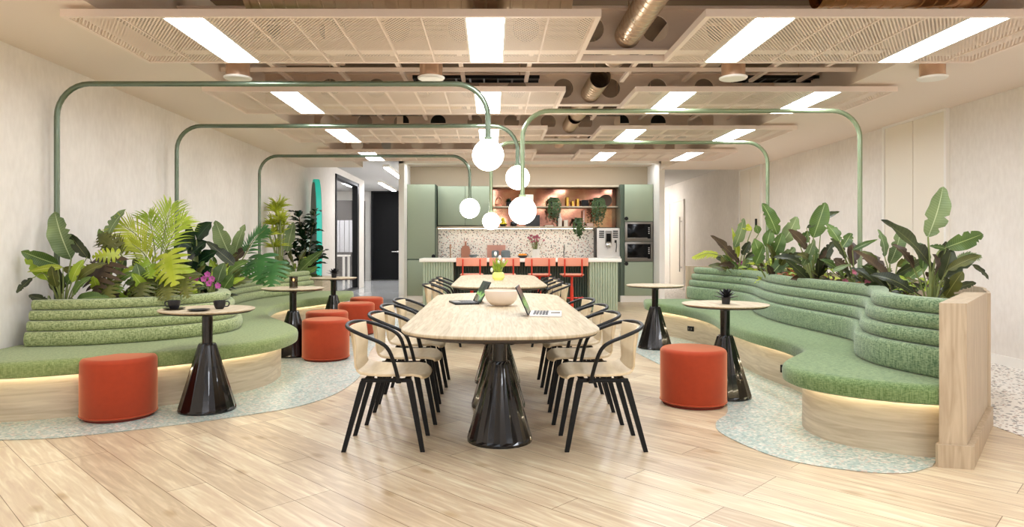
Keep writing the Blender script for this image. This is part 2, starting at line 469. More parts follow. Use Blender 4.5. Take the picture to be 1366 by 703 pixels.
# ceiling: slab, lowered margins, lowered end
b = MB(); b.box(-9, 9, YB, 24.2, 3.5, 3.62); struct('ceiling', b, M['slab'])
b = MB(); b.box(XL, -2.62, YB, 13.8, ZM, 3.5); struct('ceiling', b, M['ceil'])
b = MB(); b.box(3.5, XR, YB, 14.2, ZM, 3.5); struct('ceiling', b, M['ceil'])
b = MB(); b.box(-1.95, 3.5, 13.1, 16.2, 2.98, 3.5); struct('ceiling', b, M['ceil'])
b = MB(); b.box(-9, -1.95, 14.6, 24.2, 3.121, 3.5); struct('ceiling', b, M['ceilgrey'])
b = MB(); b.box(3.5, XR, 14.2, 24, 2.98, 3.5); struct('ceiling', b, M['ceilgrey'])
# wall strip under the soffit at the right: two tall flush doors near, two further away
def flush_door(n, y0, y1, zt, leafs):
    b = MB()
    for (a, c) in leafs: b.box(XR-0.03, XR-0.002, a+0.006, c-0.006, 0.02, zt, 0.003)
    o = struct('door_%d' % n, b, M['door'])
    f = MB(); f.box(XR-0.045, XR-0.001, y0-0.04, y0, 0, zt+0.03); f.box(XR-0.045, XR-0.001, y1, y1+0.04, 0, zt+0.03); f.box(XR-0.045, XR-0.001, y0, y1, zt, zt+0.03)
    f.build('door_frame', M['white'], o, smooth=0)
    return o
flush_door(1, 7.85, 9.05, 2.77, [(7.85, 8.45), (8.45, 9.05)])
d = flush_door(2, 13.25, 14.35, 2.77, [(13.25, 13.8), (13.8, 14.35)])
h = MB(); h.box(XR-0.06, XR-0.03, 13.42, 13.46, 1.55, 1.75); h.build('door_handle', M['black'], d)
d = flush_door(3, 18.6, 20.0, 2.45, [(18.6, 20.0)])
h = MB(); h.tube([(XR-0.09, 18.75, 0.5), (XR-0.09, 18.75, 2.0)], 0.02, 8); h.box(XR-0.1, XR-0.03, 18.73, 18.77, 0.6, 0.64); h.box(XR-0.1, XR-0.03, 18.73, 18.77, 1.86, 1.9)
h.build('door_handle', M['chrome'], d)
# black door far end of the left passage
b = MB(); b.box(-4.19, -3.22, 23.93, 23.99, 0.02, 3.08, 0.004); d = struct('door_4', b, M['blackdoor'])
h = MB(); h.tube([(-3.3, 23.93, 1.0), (-3.3, 23.87, 1.0), (-3.52, 23.87, 1.0)], 0.025, 8); h.box(-3.34, -3.26, 23.915, 23.93, 0.96, 1.04); h.build('door_handle', M['chrome'], d)
f = MB(); f.box(-4.25, -4.19, 23.9, 24, 0, 3.14); f.box(-3.22, -3.16, 23.9, 24, 0, 3.14); f.box(-4.25, -3.16, 23.9, 24, 3.08, 3.14); f.build('door_frame', M['black'], d, smooth=0)
# glazed opening
f = MB()
f.box(XL-0.12, XL+0.03, 16.4, 16.48, 0, 2.95); f.box(XL-0.12, XL+0.03, 19.0, 19.2, 0, 2.95); f.box(XL-0.12, XL+0.03, 16.4, 19.2, 2.86, 2.95); f.box(XL-0.12, XL+0.03, 16.4, 19.2, 0, 0.06)
w = struct('window_1', f, M['black'])
g = MB(); g.box(XL-0.06, XL-0.05, 16.48, 19.0, 0.06, 2.86); g.build('window_pane', M['glass'], w)
# speckled vinyl islands and terrazzo strip
def flatpoly(name, pts, z, m):
    b = MB(); b.prism([(p[0], p[1]) for p in pts], z-0.002, z); return struct(name, b, m)
L = cr([(XL, 4.28, 0), (-3.1, 4.3, 0), (-2.71, 4.37, 0), (-2.16, 4.66, 0), (-1.75, 4.95, 0), (-1.47, 5.21, 0), (-1.29, 5.66, 0), (-1.24, 6.3, 0), (-1.3, 7.0, 0), (-1.42, 8.0, 0), (-1.45, 9.2, 0), (-1.4, 10.4, 0), (-1.7, 11.6, 0), (-2.6, 12.6, 0), (XL, 12.9, 0)], 6)
flatpoly('floor', L, 0.004, M['speckle'])
R = cr([(2.44, 3.79, 0), (2.23, 3.68, 0), (1.98, 3.71, 0), (1.66, 3.93, 0), (1.5, 4.4, 0), (1.54, 4.71, 0), (1.74, 5.05, 0), (1.86, 5.6, 0), (1.8, 6.3, 0), (1.7, 7.2, 0), (1.62, 8.2, 0), (1.7, 9.2, 0), (2.2, 10.4, 0), (3.3, 10.6, 0)], 6) + [Vector((3.3, 4.75, 0))]
flatpoly('floor', R, 0.004, M['speckle'])
flatpoly('floor', [(3.4, -5), (XR-0.02, -5), (XR-0.02, 22), (3.4, 22)], 0.003, M['terr'])
m_gl = mat('polished grey floor', (196,198,198), 0.12)
flatpoly('floor', [(-8.8, 13.2), (-1.9, 13.2), (-1.9, 24), (-8.8, 24)], 0.0045, m_gl)

# ------------------------------------------------------------------ ceiling services
y0r, per, dep, zr = 4.45, 2.17, 1.15, 2.72
mod = 0.2825
def make_raft(x0, x1, seams, lights, label, y):
    t = thing('ceiling_raft', label, 'ceiling panel', (0, y, zr), 0, 'perforated ceiling rafts')
    b = MB(); w = 0.035; h = 0.05
    b.box(x0, x1, 0, w, 0, h); b.box(x0, x1, dep-w, dep, 0, h); b.box(x0, x0+w, w, dep-w, 0, h); b.box(x1-w, x1, w, dep-w, 0, h)
    for sx in seams: b.box(sx-0.006, sx+0.006, w, dep-w, 0, 0.03)
    b.build('raft_frame', M['raft'], t, smooth=0)
    b = MB(); prev = x0+w
    for (a, c) in lights + [(x1-w, None)]:
        if a - prev > 0.01: 
            v = [b.V((prev, w, 0.006)), b.V((a, w, 0.006)), b.V((a, dep-w, 0.006)), b.V((prev, dep-w, 0.006))]; b.face(v)
        prev = c
    b.build('perforated_sheet', M['perf'], t, smooth=0)
    for (a, c) in lights:
        b = MB(); b.face([b.V((a+0.012, w+0.01, 0.006)), b.V((a+0.012, dep-w-0.01, 0.006)), b.V((c-0.012, dep-w-0.01, 0.006)), b.V((c-0.012, w+0.01, 0.006))])
        l_ = b.build('light_panel', M['lamp'], t, smooth=0, fix=False)
        f = MB(); f.box(a+0.004, c-0.004, w+0.002, dep-w-0.002, 0.012, 0.06); f.build('light_housing', M['raft'], l_, smooth=0)
        f = MB(); f.box(a, a+0.012, w, dep-w, 0, 0.035); f.box(c-0.012, c, w, dep-w, 0, 0.035)
        f.build('light_trim', M['white'], l_, smooth=0)
    return t
XA0, XA1 = -2.82, 0.71
XB0, XB1 = 1.39, 3.93
sA = [-2.44, -1.61, -1.33, -1.045, -0.76, -0.47, 0.37]
sB = [2.27, 2.56, 2.85, 3.68]
names = {0: 'row nearest the camera', 1: 'second row back', 2: 'third row back', 3: 'fourth row, nearest the kitchen', -1: 'row overhead of the camera', -2: 'row behind the camera', -3: 'last row behind the camera'}
ra = make_raft(XA0, XA1, sA, [(-2.175, -1.89), (-0.185, 0.09)], 'x', 0)
rb = make_raft(XB0, XB1, sB, [(1.72, 2.0), (3.13, 3.41)], 'x', 0)
first = True
for k in (0, 1, 2, 3, -1, -2, -3):
    for base, side in ((ra, 'left'), (rb, 'right')):
        o = base if first else copy_tree(base)
        o.location = (0, y0r+per*k, zr); o['label'] = 'beige perforated ceiling raft with two light strips, %s side, %s' % (side, names[k])
    first = False
# thin connecting bars between rafts at front edges (joined rail)
def raft_rail(k):
    y = y0r+per*k
    b = MB(); b.box(XA1-0.002, XB0+0.002, dep-0.07+y, dep+y, zr, zr+0.05)
    o = b.build('ceiling_rail', M['raft'], smooth=0)
    tag(o, 'beige rail joining the left and right ceiling rafts, %s' % names[k], 'rail', 'rails joining the ceiling rafts')
for k in range(4): raft_rail(k)
# cellular beams
def make_beam(y):
    z0, z1 = 2.86, 3.2
    xs0, xs1 = -2.62, 3.5
    t = thing('cellular_beam', 'x', 'beam', (0, y, 0), 0, 'beams with round holes above the rafts')
    b = MB()
    pitch, r = 0.54, 0.112
    zc = 3.04
    n = int((xs1-xs0)/pitch)
    xa = 0.28 - 0.54*5
    a = xs0
    while xa < xs1-0.1:
        cell0, cell1 = max(xs0, xa-pitch/2), min(xs1, xa+pitch/2)
        N = 24
        inner = [b.V((xa+r*math.cos(2*PI*i/N), 0, zc+r*math.sin(2*PI*i/N))) for i in range(N)]
        outer = []
        for i in range(N):
            c_, s_ = math.cos(2*PI*i/N), math.sin(2*PI*i/N)
            hx = (cell1-xa) if c_ > 0 else (xa-cell0)
            hz = (z1-zc) if s_ > 0 else (zc-z0)
            k_ = min(hx/abs(c_) if abs(c_) > 1e-6 else 9, hz/abs(s_) if abs(s_) > 1e-6 else 9)
            outer.append(b.V((xa+c_*k_, 0, zc+s_*k_)))
        for i in range(N):
            j = (i+1) % N; b.face([inner[i], inner[j], outer[j], outer[i]])
        # corner fills
        for (cx, cz) in ((cell0, z0), (cell1, z0), (cell0, z1), (cell1, z1)):
            cv = b.V((cx, 0, cz))
            qs = sorted([o for o in outer], key=lambda v: (v.co-cv.co).length)[:2]
            b.face([cv, qs[0], qs[1]])
        xa += pitch
    o = b.build('beam_web', M['beam'], t, smooth=0)
    md = o.modifiers.new('thick', 'SOLIDIFY'); md.thickness = 0.012
    b = MB(); b.box(xs0, xs1, -0.06, 0.06, z0-0.015, z0); b.box(xs0, xs1, -0.06, 0.06, z1, z1+0.015)
    b.build('beam_flange', M['raft'], t, smooth=0)
    return t
bm0 = make_beam(5.72)
for k in range(4):
    o = bm0 if k == 0 else copy_tree(bm0)
    o.location = (0, 5.72+per*k, 0); o['label'] = 'beige beam with a row of round holes above %s' % ['the nearest ceiling rafts', 'the second row of ceiling rafts', 'the third row of ceiling rafts', 'the ceiling rafts nearest the kitchen'][k]
# spiral duct running towards the kitchen
def duct(p0, p1, r, m, label, ribs=0.09, cap=False):
    p0, p1 = Vector(p0), Vector(p1)
    t = thing('ventilation_duct', label, 'duct', tuple(p0), 0, 'round ventilation ducts')
    L_ = (p1-p0).length; d = (p1-p0).normalized()
    n = int(L_/ribs); pts = []; rr = []
    for i in range(n):
        q = d*(i*ribs)
        pts += [q, q+d*(ribs*0.82), q+d*(ribs*0.86), q+d*(ribs*0.96)]; rr += [r, r, r*1.035, r*1.035]
    pts.append(d*L_); rr.append(r)
    b = MB(); b.tube(pts, rr, 20, caps=False); b.build('duct_shell', m, t)
    # open end collars
    for q in (Vector((0,0,0)), d*L_):
        b = MB(); b.tube([q-d*0.02, q+d*0.02], r*1.06, 20, caps=False)
        b.build('end_collar', m, t)
    for f_ in (0.2, 0.8):
        q = d*(L_*f_); b = MB(); b.tube([q+Vector((0,0,r*0.98)), Vector((q.x, q.y, 3.5-p0.z))], 0.006, 6); b.build('hanger_rod', M['galv'], t)
    return t
xs = lambda z: (z-EYE)*0.644
duct((xs(2.98)-0.0, 3.0, 2.98), (xs(2.98), 6.3, 2.98), 0.105, M['galv'], 'pale spiral duct running away from the camera above the nearest rafts')
duct((xs(2.98), 7.15, 2.98), (xs(2.98), 9.0, 2.98), 0.105, M['galv'], 'spiral duct with a dark open end facing the camera over the second rafts')
duct((xs(2.98), 9.3, 2.98), (xs(2.98), 11.6, 2.98), 0.1, M['galv'], 'spiral duct furthest from the camera, above the third rafts')
duct((-1.75, 4.95, 3.08), (0.55, 4.95, 3.08), 0.15, M['galv'], 'wide silver duct crossing above the nearest left raft')
duct((2.35, 4.9, 3.07), (5.0-1.5+0.0, 4.9, 3.07), 0.13, M['copper'], 'copper-coloured duct crossing above the nearest right raft')
duct((1.6, 8.4, 2.98), (3.3, 8.4, 2.98), 0.1, M['galv'], 'silver duct crossing behind the second right raft')
duct((-2.4, 8.4, 2.98), (-0.4, 8.4, 2.98), 0.1, M['galv'], 'silver duct crossing behind the second left raft')
# struts, trays
def strut(x0, x1, y, z, label, m=M['raft'], h=0.03):
    b = MB(); b.box(x0, x1, y-0.02, y+0.02, z, z+h); b.box(x0, x1, y-0.02, y-0.016, z-0.012, z)
    o = b.build('ceiling_strut', m, smooth=0, origin=((x0+x1)/2, y, z)); tag(o, label, 'strut', 'steel struts under the slab'); return o
rows = ['behind the nearest raft row', 'behind the second raft row', 'behind the third raft row']
for k in range(3):
    y = 6.55+per*k
    strut(-2.6, 3.48, y, 2.90, 'long beige steel strut crossing the ceiling void %s' % rows[k])
    # cross ties
    for i, x in enumerate([-2.1, -1.5, -0.9, -0.3, 0.35, 1.35, 2.0, 2.7, 3.2]):
        b = MB(); b.box(x-0.02, x+0.02, y-0.55, y+0.6, 2.935, 2.965)
        o = b.build('ceiling_strut', M['raft'], smooth=0, origin=(x, y, 2.94))
        tag(o, 'short beige steel strut %s, %s from the left' % (rows[k], ['first', 'second', 'third', 'fourth', 'fifth', 'sixth', 'seventh', 'eighth', 'ninth'][i]), 'strut', 'short struts in the ceiling void')
def tray(x0, x1, y, z, label, w=0.2):
    t = thing('cable_tray', label, 'cable tray', ((x0+x1)/2, y, z), 0, 'black cable trays in the ceiling void')
    hw = (x1-x0)/2
    b = MB(); b.box(-hw, hw, -w/2, -w/2+0.01, 0, 0.035); b.box(-hw, hw, w/2-0.01, w/2, 0, 0.035)
    x = -hw
    while x < hw: b.box(x, x+0.02, -w/2, w/2, 0, 0.01); x += 0.15
    b.build('tray_ladder', M['black'], t, smooth=0)
    for q in (-0.05, 0, 0.05):
        c = MB(); c.tube([(-hw, q, 0.03), (hw, q, 0.03)], 0.014, 6)
        c.build('cable', mat('dark cable', (60,50,46), 0.5), t)
    for sx in (-hw*0.7, hw*0.7):
        c = MB(); c.tube([(sx, w/2-0.005, 0.03), (sx, w/2-0.005, 3.5-z)], 0.006, 6); c.build('hanger_rod', M['galv'], t)
tray(-0.85, 0.5, 7.35, 3.0, 'black cable tray behind the nearest left raft')
tray(2.6, 3.47, 7.35, 3.0, 'black cable tray behind the nearest right raft')
tray(1.15, 2.2, 5.2, 3.25, 'black cable tray beside the pale spiral duct')
tray(-1.9, -0.9, 9.15, 2.98, 'black cable tray behind the second left raft')
tray(1.2, 1.75, 9.05, 2.96, 'black cable tray behind the second right raft')
tray(-1.5, 0.2, 11.4, 3.0, 'black cable tray behind the third left raft')
tray(1.6, 3.2, 11.4, 3.0, 'black cable tray behind the third right raft')
# fan coil boxes
def fancoil(x, y, z, sx, label):
    t = thing('fan_coil_unit', label, 'air unit', (x, y, z), 0, 'air units in the ceiling void')
    b = MB(); b.box(-sx, sx, -0.3, 0.3, 0, 0.28, 0.01); b.build('casing', M['beam'], t)
    b = MB(); b.box(-sx*0.8, sx*0.8, -0.305, -0.3, 0.04, 0.24); b.build('grille', M['black'], t)
fancoil(-1.9, 6.9, 3.12, 0.35, 'boxy air unit above and behind the nearest left raft')
fancoil(2.05, 6.95, 3.12, 0.35, 'boxy air unit above and behind the nearest right raft')
fancoil(-1.0, 11.0, 3.1, 0.5, 'boxy air unit above and behind the third left raft')
fancoil(2.4, 11.0, 3.1, 0.5, 'boxy air unit above and behind the third right raft')
# round drop fittings
def drop(x, y, label, first=[None]):
    if first[0] is None:
        t = thing('ceiling_diffuser', label, 'air diffuser', (x, y, 2.66), 0, 'round ceiling diffusers')
        b = MB(); b.lathe([(0, 0.004), (0.11, 0.004), (0.118, 0.012), (0.118, 0.02), (0.105, 0.024)], n=28); b.build('rim', M['white'], t)
        b = MB(); b.lathe([(0.1, 0.02), (0.1, 0.18), (0.1, 0.5), (0, 0.5)], n=28); b.build('body', M['rose'], t)
        first[0] = t
    else:
        t = copy_tree(first[0]); t.location = (x, y, 2.66); t['label'] = label
for x, s in ((-2.2, 'leftmost'), (-0.53, 'left of the middle'), (2.08, 'right of the middle'), (3.8, 'rightmost')):
    drop(x, 5.9, 'round metal ceiling diffuser hanging behind the first rafts, %s' % s)
# corridor ceiling lights
def linear(x, y0, y1, z, label, w=0.05):
    t = thing('linear_light', label, 'ceiling light', (x, (y0+y1)/2, z), 0, 'slim white ceiling lights beyond the kitchen')
    h = (y1-y0)/2
    b = MB(); b.box(-w-0.02, w+0.02, -h, h, 0.012, 0.08); b.build('housing', M['white'], t, smooth=0)
    b = MB(); b.box(-w, w, -h+0.03, h-0.03, 0.0, 0.012); b.build('diffuser', M['clamp'], t, smooth=0)
linear(-2.5, 16.0, 19.0, 3.04, 'slim white ceiling light in the left passage, nearer right one')
linear(-3.3, 20.0, 23.0, 3.04, 'slim white ceiling light in the left passage, further one by the black door')
linear(-5.0, 16.5, 19.5, 3.04, 'slim white fill light added in the room behind the black-framed glass, near one')  # this and the next are fill lights added to brighten the glazed room
linear(-5.6, 20.0, 23.0, 3.04, 'slim white fill light added in the room behind the black-framed glass, far one')
linear(4.2, 19.2, 21.6, 2.9, 'slim white ceiling light in the right passage')
# ------------------------------------------------------------------ arc pendant lamps
def arc_lamp(xp, y, ztop, rp, xg, zg, rg, m, base_z, label, r=0.023):
    t = thing('arc_lamp', label, 'lamp', (xp, y, base_z), 0, 'tall arched tube lamps with globes')
    path = rounded_path([(0,0,0), (0,0,ztop-base_z), (xg-xp,0,ztop-base_z), (xg-xp,0,zg+rg*0.9-base_z)], rp)
    b = MB(); b.tube(path, r, 12); b.build('tube_arm', m, t)
    b = MB(); b.sphere((xg-xp, 0, zg-base_z), rg, 32, 20); b.build('globe', M['globe'], t)
    b = MB(); b.lathe([(0, 0), (0.035, 0), (0.035, 0.03), (0, 0.03)], (xg-xp, 0, zg+rg*0.94-base_z), 16); b.build('globe_cap', m, t)
arc_lamp(-3.70, 5.80, 2.60, 0.28, -0.038, 1.994, 0.133, M['pipe'], 0.0, 'tall green arched tube lamp with the largest, highest globe, first from the left')
arc_lamp(-3.63, 7.85, 2.60, 0.28, 0.289, 2.005, 0.137, M['pipe'], 0.0, 'second green arched tube lamp from the left, globe right of the biggest')
arc_lamp(-3.58, 10.49, 2.60, 0.28, -0.35, 1.794, 0.152, M['pipe'], 0.0, 'third green arched tube lamp from the left, its globe the leftmost')
arc_lamp(3.75, 6.97, 2.60, 0.28, 0.306, 1.582, 0.14, M['pipel'], 0.0, 'tall pale green arched tube lamp rising behind the right bench, rightmost pole')
arc_lamp(3.67, 9.11, 2.60, 0.28, -0.02, 1.55, 0.115, M['pipel'], 0.0, 'further pale green arched tube lamp on the right with the lowest, smallest globe')

# ------------------------------------------------------------------ curved benches
def loft_band(pairsF, pairsB, prof_front, z_back, top=True):
    """rings across the bench: prof_front = [(inset, z)] from under the front edge up and over"""
    rings = []
    for f, bk in zip(pairsF, pairsB):
        d = (bk-f); L_ = d.length; d = d.normalized()
        ring = [Vector((f.x, f.y, 0)) + d*i_ + Vector((0,0,z)) for i_, z in prof_front]
        e = Vector((bk.x, bk.y, 0))
        ring += [e + Vector((0,0,prof_front[-1][1])), e + Vector((0,0,z_back))]
        rings.append(ring)
    return rings
def offset_path(P, n_sign, dist):
    out = []
    for i, p in enumerate(P):
        t = (P[min(len(P)-1, i+1)] - P[max(0, i-1)]).normalized()
        nrm = Vector((-t.y, t.x, 0))*n_sign
        out.append(p + nrm*dist)
    return out
def bench(name, label, Fp, Bp, Rp, zs, back_tiers, nsign, origin, fb_, fs_):
    t = thing(name, label, 'bench', origin)
    Fq = cr([(x, y, 0) for x, y in Fp], 8); Bq = cr([(x, y, 0) for x, y in Bp], 8)
    b = MB(origin)
    prof = [(0.10, zs-0.115), (0.03, zs-0.115), (0.006, zs-0.105), (0.0, zs-0.07), (0.0, zs-0.04), (0.008, zs-0.018), (0.03, zs-0.004), (0.07, zs)]
    b.loft(loft_band(Fq, Bq, prof, zs-0.115), True, True)
    b.build('seat_cushion', M[fs_], t, smooth=50)
    # base
    rings = []
    led = []
    for f, bk in zip(Fq, Bq):
        d = (bk-f).normalized(); q = f+d*0.17
        rings.append([q, q+Vector((0,0,zs-0.117)), bk+Vector((0,0,zs-0.117)), bk.copy()])
        led.append(f+d*0.14+Vector((0,0,zs-0.1195)))
    b = MB(origin); b.loft(rings, True, True); b.build('bench_base', M['oak'], t, smooth=50)
    b = MB(origin); b.tube(led[1:-1], 0.004, 6); b.build('light_strip', M['led'], t)
    # back rolls
    Rq = cr([(x, y, 0) for x, y in Rp], 8)
    for j, (za, zb) in enumerate(back_tiers):
        P = offset_path(Rq, nsign, 0.036*j)
        Pb = offset_path(Rq, nsign, 0.22)
        h = (zb-za); rad = min(0.045, h/2)
        rings = []
        for p, q in zip(P, Pb):
            d = (q-p).normalized()
            ring = [q+Vector((0,0,za+0.002)), p+d*0.03+Vector((0,0,za+0.002))]
            for k in range(0, 9):
                a = -PI/2 + PI*k/8
                ring.append(p + d*(0.03-0.03*math.cos(a)) + Vector((0,0,(za+zb)/2 + (h/2-0.001)*math.sin(a))) if h < 0.12 else
                            p + d*(0.03-0.03*math.cos(a)) + Vector((0,0,(za+zb)/2 + (h/2-0.04)*(1 if k > 4 else (-1 if k < 4 else 0)) + 0.039*math.sin(a))))
            ring.append(p+d*0.07+Vector((0,0,zb-0.001))); ring.append(q+Vector((0,0,zb-0.001)))
            rings.append(ring)
        b = MB(origin); b.loft(rings, True, True); o = b.build('back_roll', M[fb_], t, smooth=50)
    return t, Rq
LF = [(-3.74,4.52),(-3.28,4.58),(-2.87,4.77),(-2.45,5.05),(-2.08,5.4),(-1.83,5.9),(-1.85,6.5),(-2.14,7.08),(-2.5,7.7),(-2.74,8.4),(-2.85,9.1),(-2.8,9.7),(-2.62,10.2),(-2.42,10.7),(-2.3,11.2),(-2.4,11.8)]
LB = [(-3.74,5.42),(-3.45,5.43),(-3.1,5.52),(-2.82,5.78),(-2.58,6.05),(-2.5,6.3),(-2.58,6.6),(-2.88,7.25),(-3.2,7.8),(-3.45,8.4),(-3.55,9.2),(-3.52,9.9),(-3.42,10.4),(-3.25,10.9),(-3.12,11.3),(-3.08,11.8)]
LR = [(-3.62,5.27),(-3.4,5.3),(-3.12,5.38),(-2.75,5.62),(-2.48,5.95),(-2.37,6.3),(-2.47,6.75),(-2.78,7.3),(-3.12,7.9),(-3.36,8.5),(-3.42,9.3),(-3.4,10.0),(-3.28,10.5),(-3.1,11.0),(-3.0,11.6)]
bl, LRq = bench('curved_bench', 'long wavy green upholstered bench with pale oak base along the left wall', LF, LB, LR, 0.44, [(0.44,0.555),(0.555,0.635),(0.635,0.715),(0.715,0.795)], 1, (-2.8, 7.5, 0), 'fab', 'fabseat')
RF = [(2.52,3.80),(2.30,3.88),(2.06,4.05),(1.92,4.3),(1.95,4.6),(2.15,4.88),(2.36,5.2),(2.42,5.7),(2.36,6.3),(2.37,7.0),(2.46,7.7),(2.44,8.4),(2.3,9.0),(2.12,9.4),(2.2,9.95)]
RB = [(2.70,4.03),(2.66,4.12),(2.62,4.3),(2.6,4.5),(2.68,4.85),(2.88,5.2),(3.06,5.55),(3.05,6.1),(3.0,6.6),(3.0,7.1),(3.08,7.7),(3.22,8.3),(3.25,8.9),(3.1,9.5),(2.97,10.0)]
RR = [(2.62,3.96),(2.545,4.2),(2.5,4.5),(2.57,4.85),(2.76,5.2),(2.93,5.6),(2.93,6.1),(2.90,6.6),(2.90,7.1),(2.98,7.7),(3.12,8.3),(3.15,8.8),(3.02,9.4),(2.90,9.85),(2.87,10.1)]
br_, RRq = bench('curved_bench', 'long wavy green upholstered bench with wooden end panels on the right', RF, RB, RR, 0.445, [(0.445,0.625),(0.625,0.72),(0.72,0.812),(0.812,0.905)], -1, (2.8, 7.0, 0), 'fab2', 'fabseat2')
o_r = Vector((2.8, 7.0, 0)); o_l = Vector((-2.8, 7.5, 0))
# end panels of the right bench
dv = Vector((0.646, 0.764, 0)); nv = Vector((0.975, -0.22, 0))
A = Vector((2.485, 3.80, 0)); B = Vector((2.615, 3.765, 0)); C = Vector((3.385, 4.67, 0)); Dd = A + dv*1.17
def quadprism(b, pts, z0, z1):
    b.prism([(p.x, p.y) for p in pts], z0, z1)
b = MB(o_r); quadprism(b, [A, B, C, Dd], 0.0, 0.908)
ep = b.build('end_panel', M['oakv'], br_, smooth=0)
b = MB(o_r); quadprism(b, [A+Vector((-0.02,-0.022,0)), B+Vector((0.02,-0.028,0)), C+Vector((0.04,0.0,0)), C+Vector((0,0.02,0)), A+Vector((-0.02,0.0,0))], 0.0, 0.125)
b.build('plinth', M['oakv'], ep, smooth=0)
b = MB(o_r); b.box(2.93, 3.5, 10.28, 10.36, 0, 0.915); b.build('end_panel', M['oakv'], br_, smooth=0)
# planter back board (right)
bk = [C, Vector((3.6,5.0,0)), Vector((3.9,5.6,0)), Vector((3.95,7,0)), Vector((3.95,9.5,0)), Vector((3.5,10.3,0))]
b = MB(o_r); b.loft([[p, p+Vector((0,0,0.9)), p+Vector((0.03,0.01,0.9)), p+Vector((0.03,0.01,0))] for p in cr(bk, 4)], True, True); b.build('planter_back', M['oakv'], br_, smooth=0)
b = MB(o_l); b.box(-3.76,-2.95,11.85,12.75,0,0.66,0.004); b.build('planter_end', M['oak'], bl, smooth=0)
# power sockets
def socket(par, o, p, yaw):
    b = MB(o); mt = Matrix.Translation(p) @ Matrix.Rotation(yaw, 4, 'Z')
    b.box(-0.045, 0.045, -0.012, 0.01, -0.03, 0.03, 0.003, mtx=mt); k = b.build('power_socket', M['black'], par)
    k['label'] = 'black power socket'
    b = MB(o)
    for q in (-0.02, 0.02): b.box(q-0.009, q+0.009, -0.014, -0.012, -0.012, 0.012, mtx=mt)
    b.build('outlet', M['ovengrey'], k)
socket(br_, o_r, Vector((2.395,8.25,0.22)), math.radians(-60))
socket(br_, o_r, Vector((2.27,5.28,0.27)), math.radians(-60))
# soil beds
def soil(name, path, wallpts, z, label, origin):
    b = MB(origin)
    N = len(path); W = cr(wallpts, 8)
    rings = []
    for i in range(N):
        w = W[round(i/(N-1)*(len(W)-1))]
        p = path[i]
        ring = []
        for k in range(9):
            q = p.lerp(w, k/8); ring.append(Vector((q.x, q.y, z + (random.uniform(-0.015, 0.02) if 0 < k < 8 else 0))))
        ring += [Vector((w.x, w.y, z-0.1)), Vector((p.x, p.y, z-0.1))]
        rings.append(ring)
    b.loft(rings, True, True)
    o = b.build(name, M['soil'], smooth=60)
    tag(o, label, 'soil', kind='stuff'); return o
soil('planting_soil', offset_path(LRq, 1, 0.22)[6:], [(-3.76, 5.75, 0), (-3.76, 7, 0), (-3.76, 9, 0), (-3.76, 11.5, 0)], 0.64, 'dark soil bed behind the back of the left bench', (-3.5, 7.5, 0.7))
soil('planting_soil', offset_path(RRq, -1, 0.22)[5:], [(3.36, 4.83, 0), (3.6,5.12,0), (3.88,5.7,0), (3.92,7,0), (3.92,9,0), (3.6, 10.2, 0)], 0.72, 'dark soil bed between the right bench back and its rear board', (3.4, 7.5, 0.8))
# ------------------------------------------------------------------ cones, tables
def cone_base(b, c, r0, ztop, rtop, nridge=14):
    """folded-plate cone"""
    n = nridge*2
    def ring(r, z, amp):
        return [Vector((c[0]+(r*(1-amp*(k % 2)))*math.cos(2*PI*k/n), c[1]+(r*(1-amp*(k % 2)))*math.sin(2*PI*k/n), z)) for k in range(n)]
    b.loft([ring(r0, 0.0, 0.0), ring(r0, 0.015, 0.0), ring(r0*0.985, 0.03, 0.03), ring(rtop*1.12, ztop-0.015, 0.08), ring(rtop, ztop, 0.0)], True, True)
def round_table(loc, label, group='small round cafe tables'):
    t = thing('cafe_table', label, 'table', loc, 0, group)
    b = MB(); b.lathe([(0,0.735),(0.30,0.735),(0.335,0.745),(0.34,0.751),(0.338,0.755),(0,0.755)], n=64); b.build('tabletop', M['oaktop'], t)
    b = MB(); b.lathe([(0,0.722),(0.10,0.722),(0.31,0.73),(0.325,0.737),(0,0.737)], n=48); b.build('table_underside', M['underedge'], t)
    b = MB(); b.lathe([(0,0.48),(0.038,0.48),(0.038,0.70),(0.06,0.722),(0,0.722)], n=24); b.build('column', M['cone'], t)
    b = MB(); cone_base(b, (0,0), 0.205, 0.5, 0.058); b.build('cone_base', M['cone'], t, smooth=0)
    return t
tA = round_table((-2.13,5.10,0), 'small round table on the left with two black coffee cups')
tabs = [((-2.22,7.6,0), 'small round table on the left with a candle in smoked glass'), ((-2.33,10.0,0), 'furthest small round table on the left with a black plant pot'),
        ((1.89,5.55,0), 'small round table on the right with a spiky black plant, nearer one'), ((1.94,8.15,0), 'small empty round table on the right, further back')]
for l, s in tabs:
    o = copy_tree(tA); o.location = l; o['label'] = s
def superell(hx, hy, end, n=26, e=2.5):
    pts = []
    for i in range(n+1):
        a = PI/2*i/n
        pts.append((hx*max(0,math.cos(a))**(2/e), hy-end+end*max(0,math.sin(a))**(2/e)))
    q = pts + [(-x, y) for x, y in reversed(pts[:-1])]
    return q + [(-x, -y) for x, y in q]
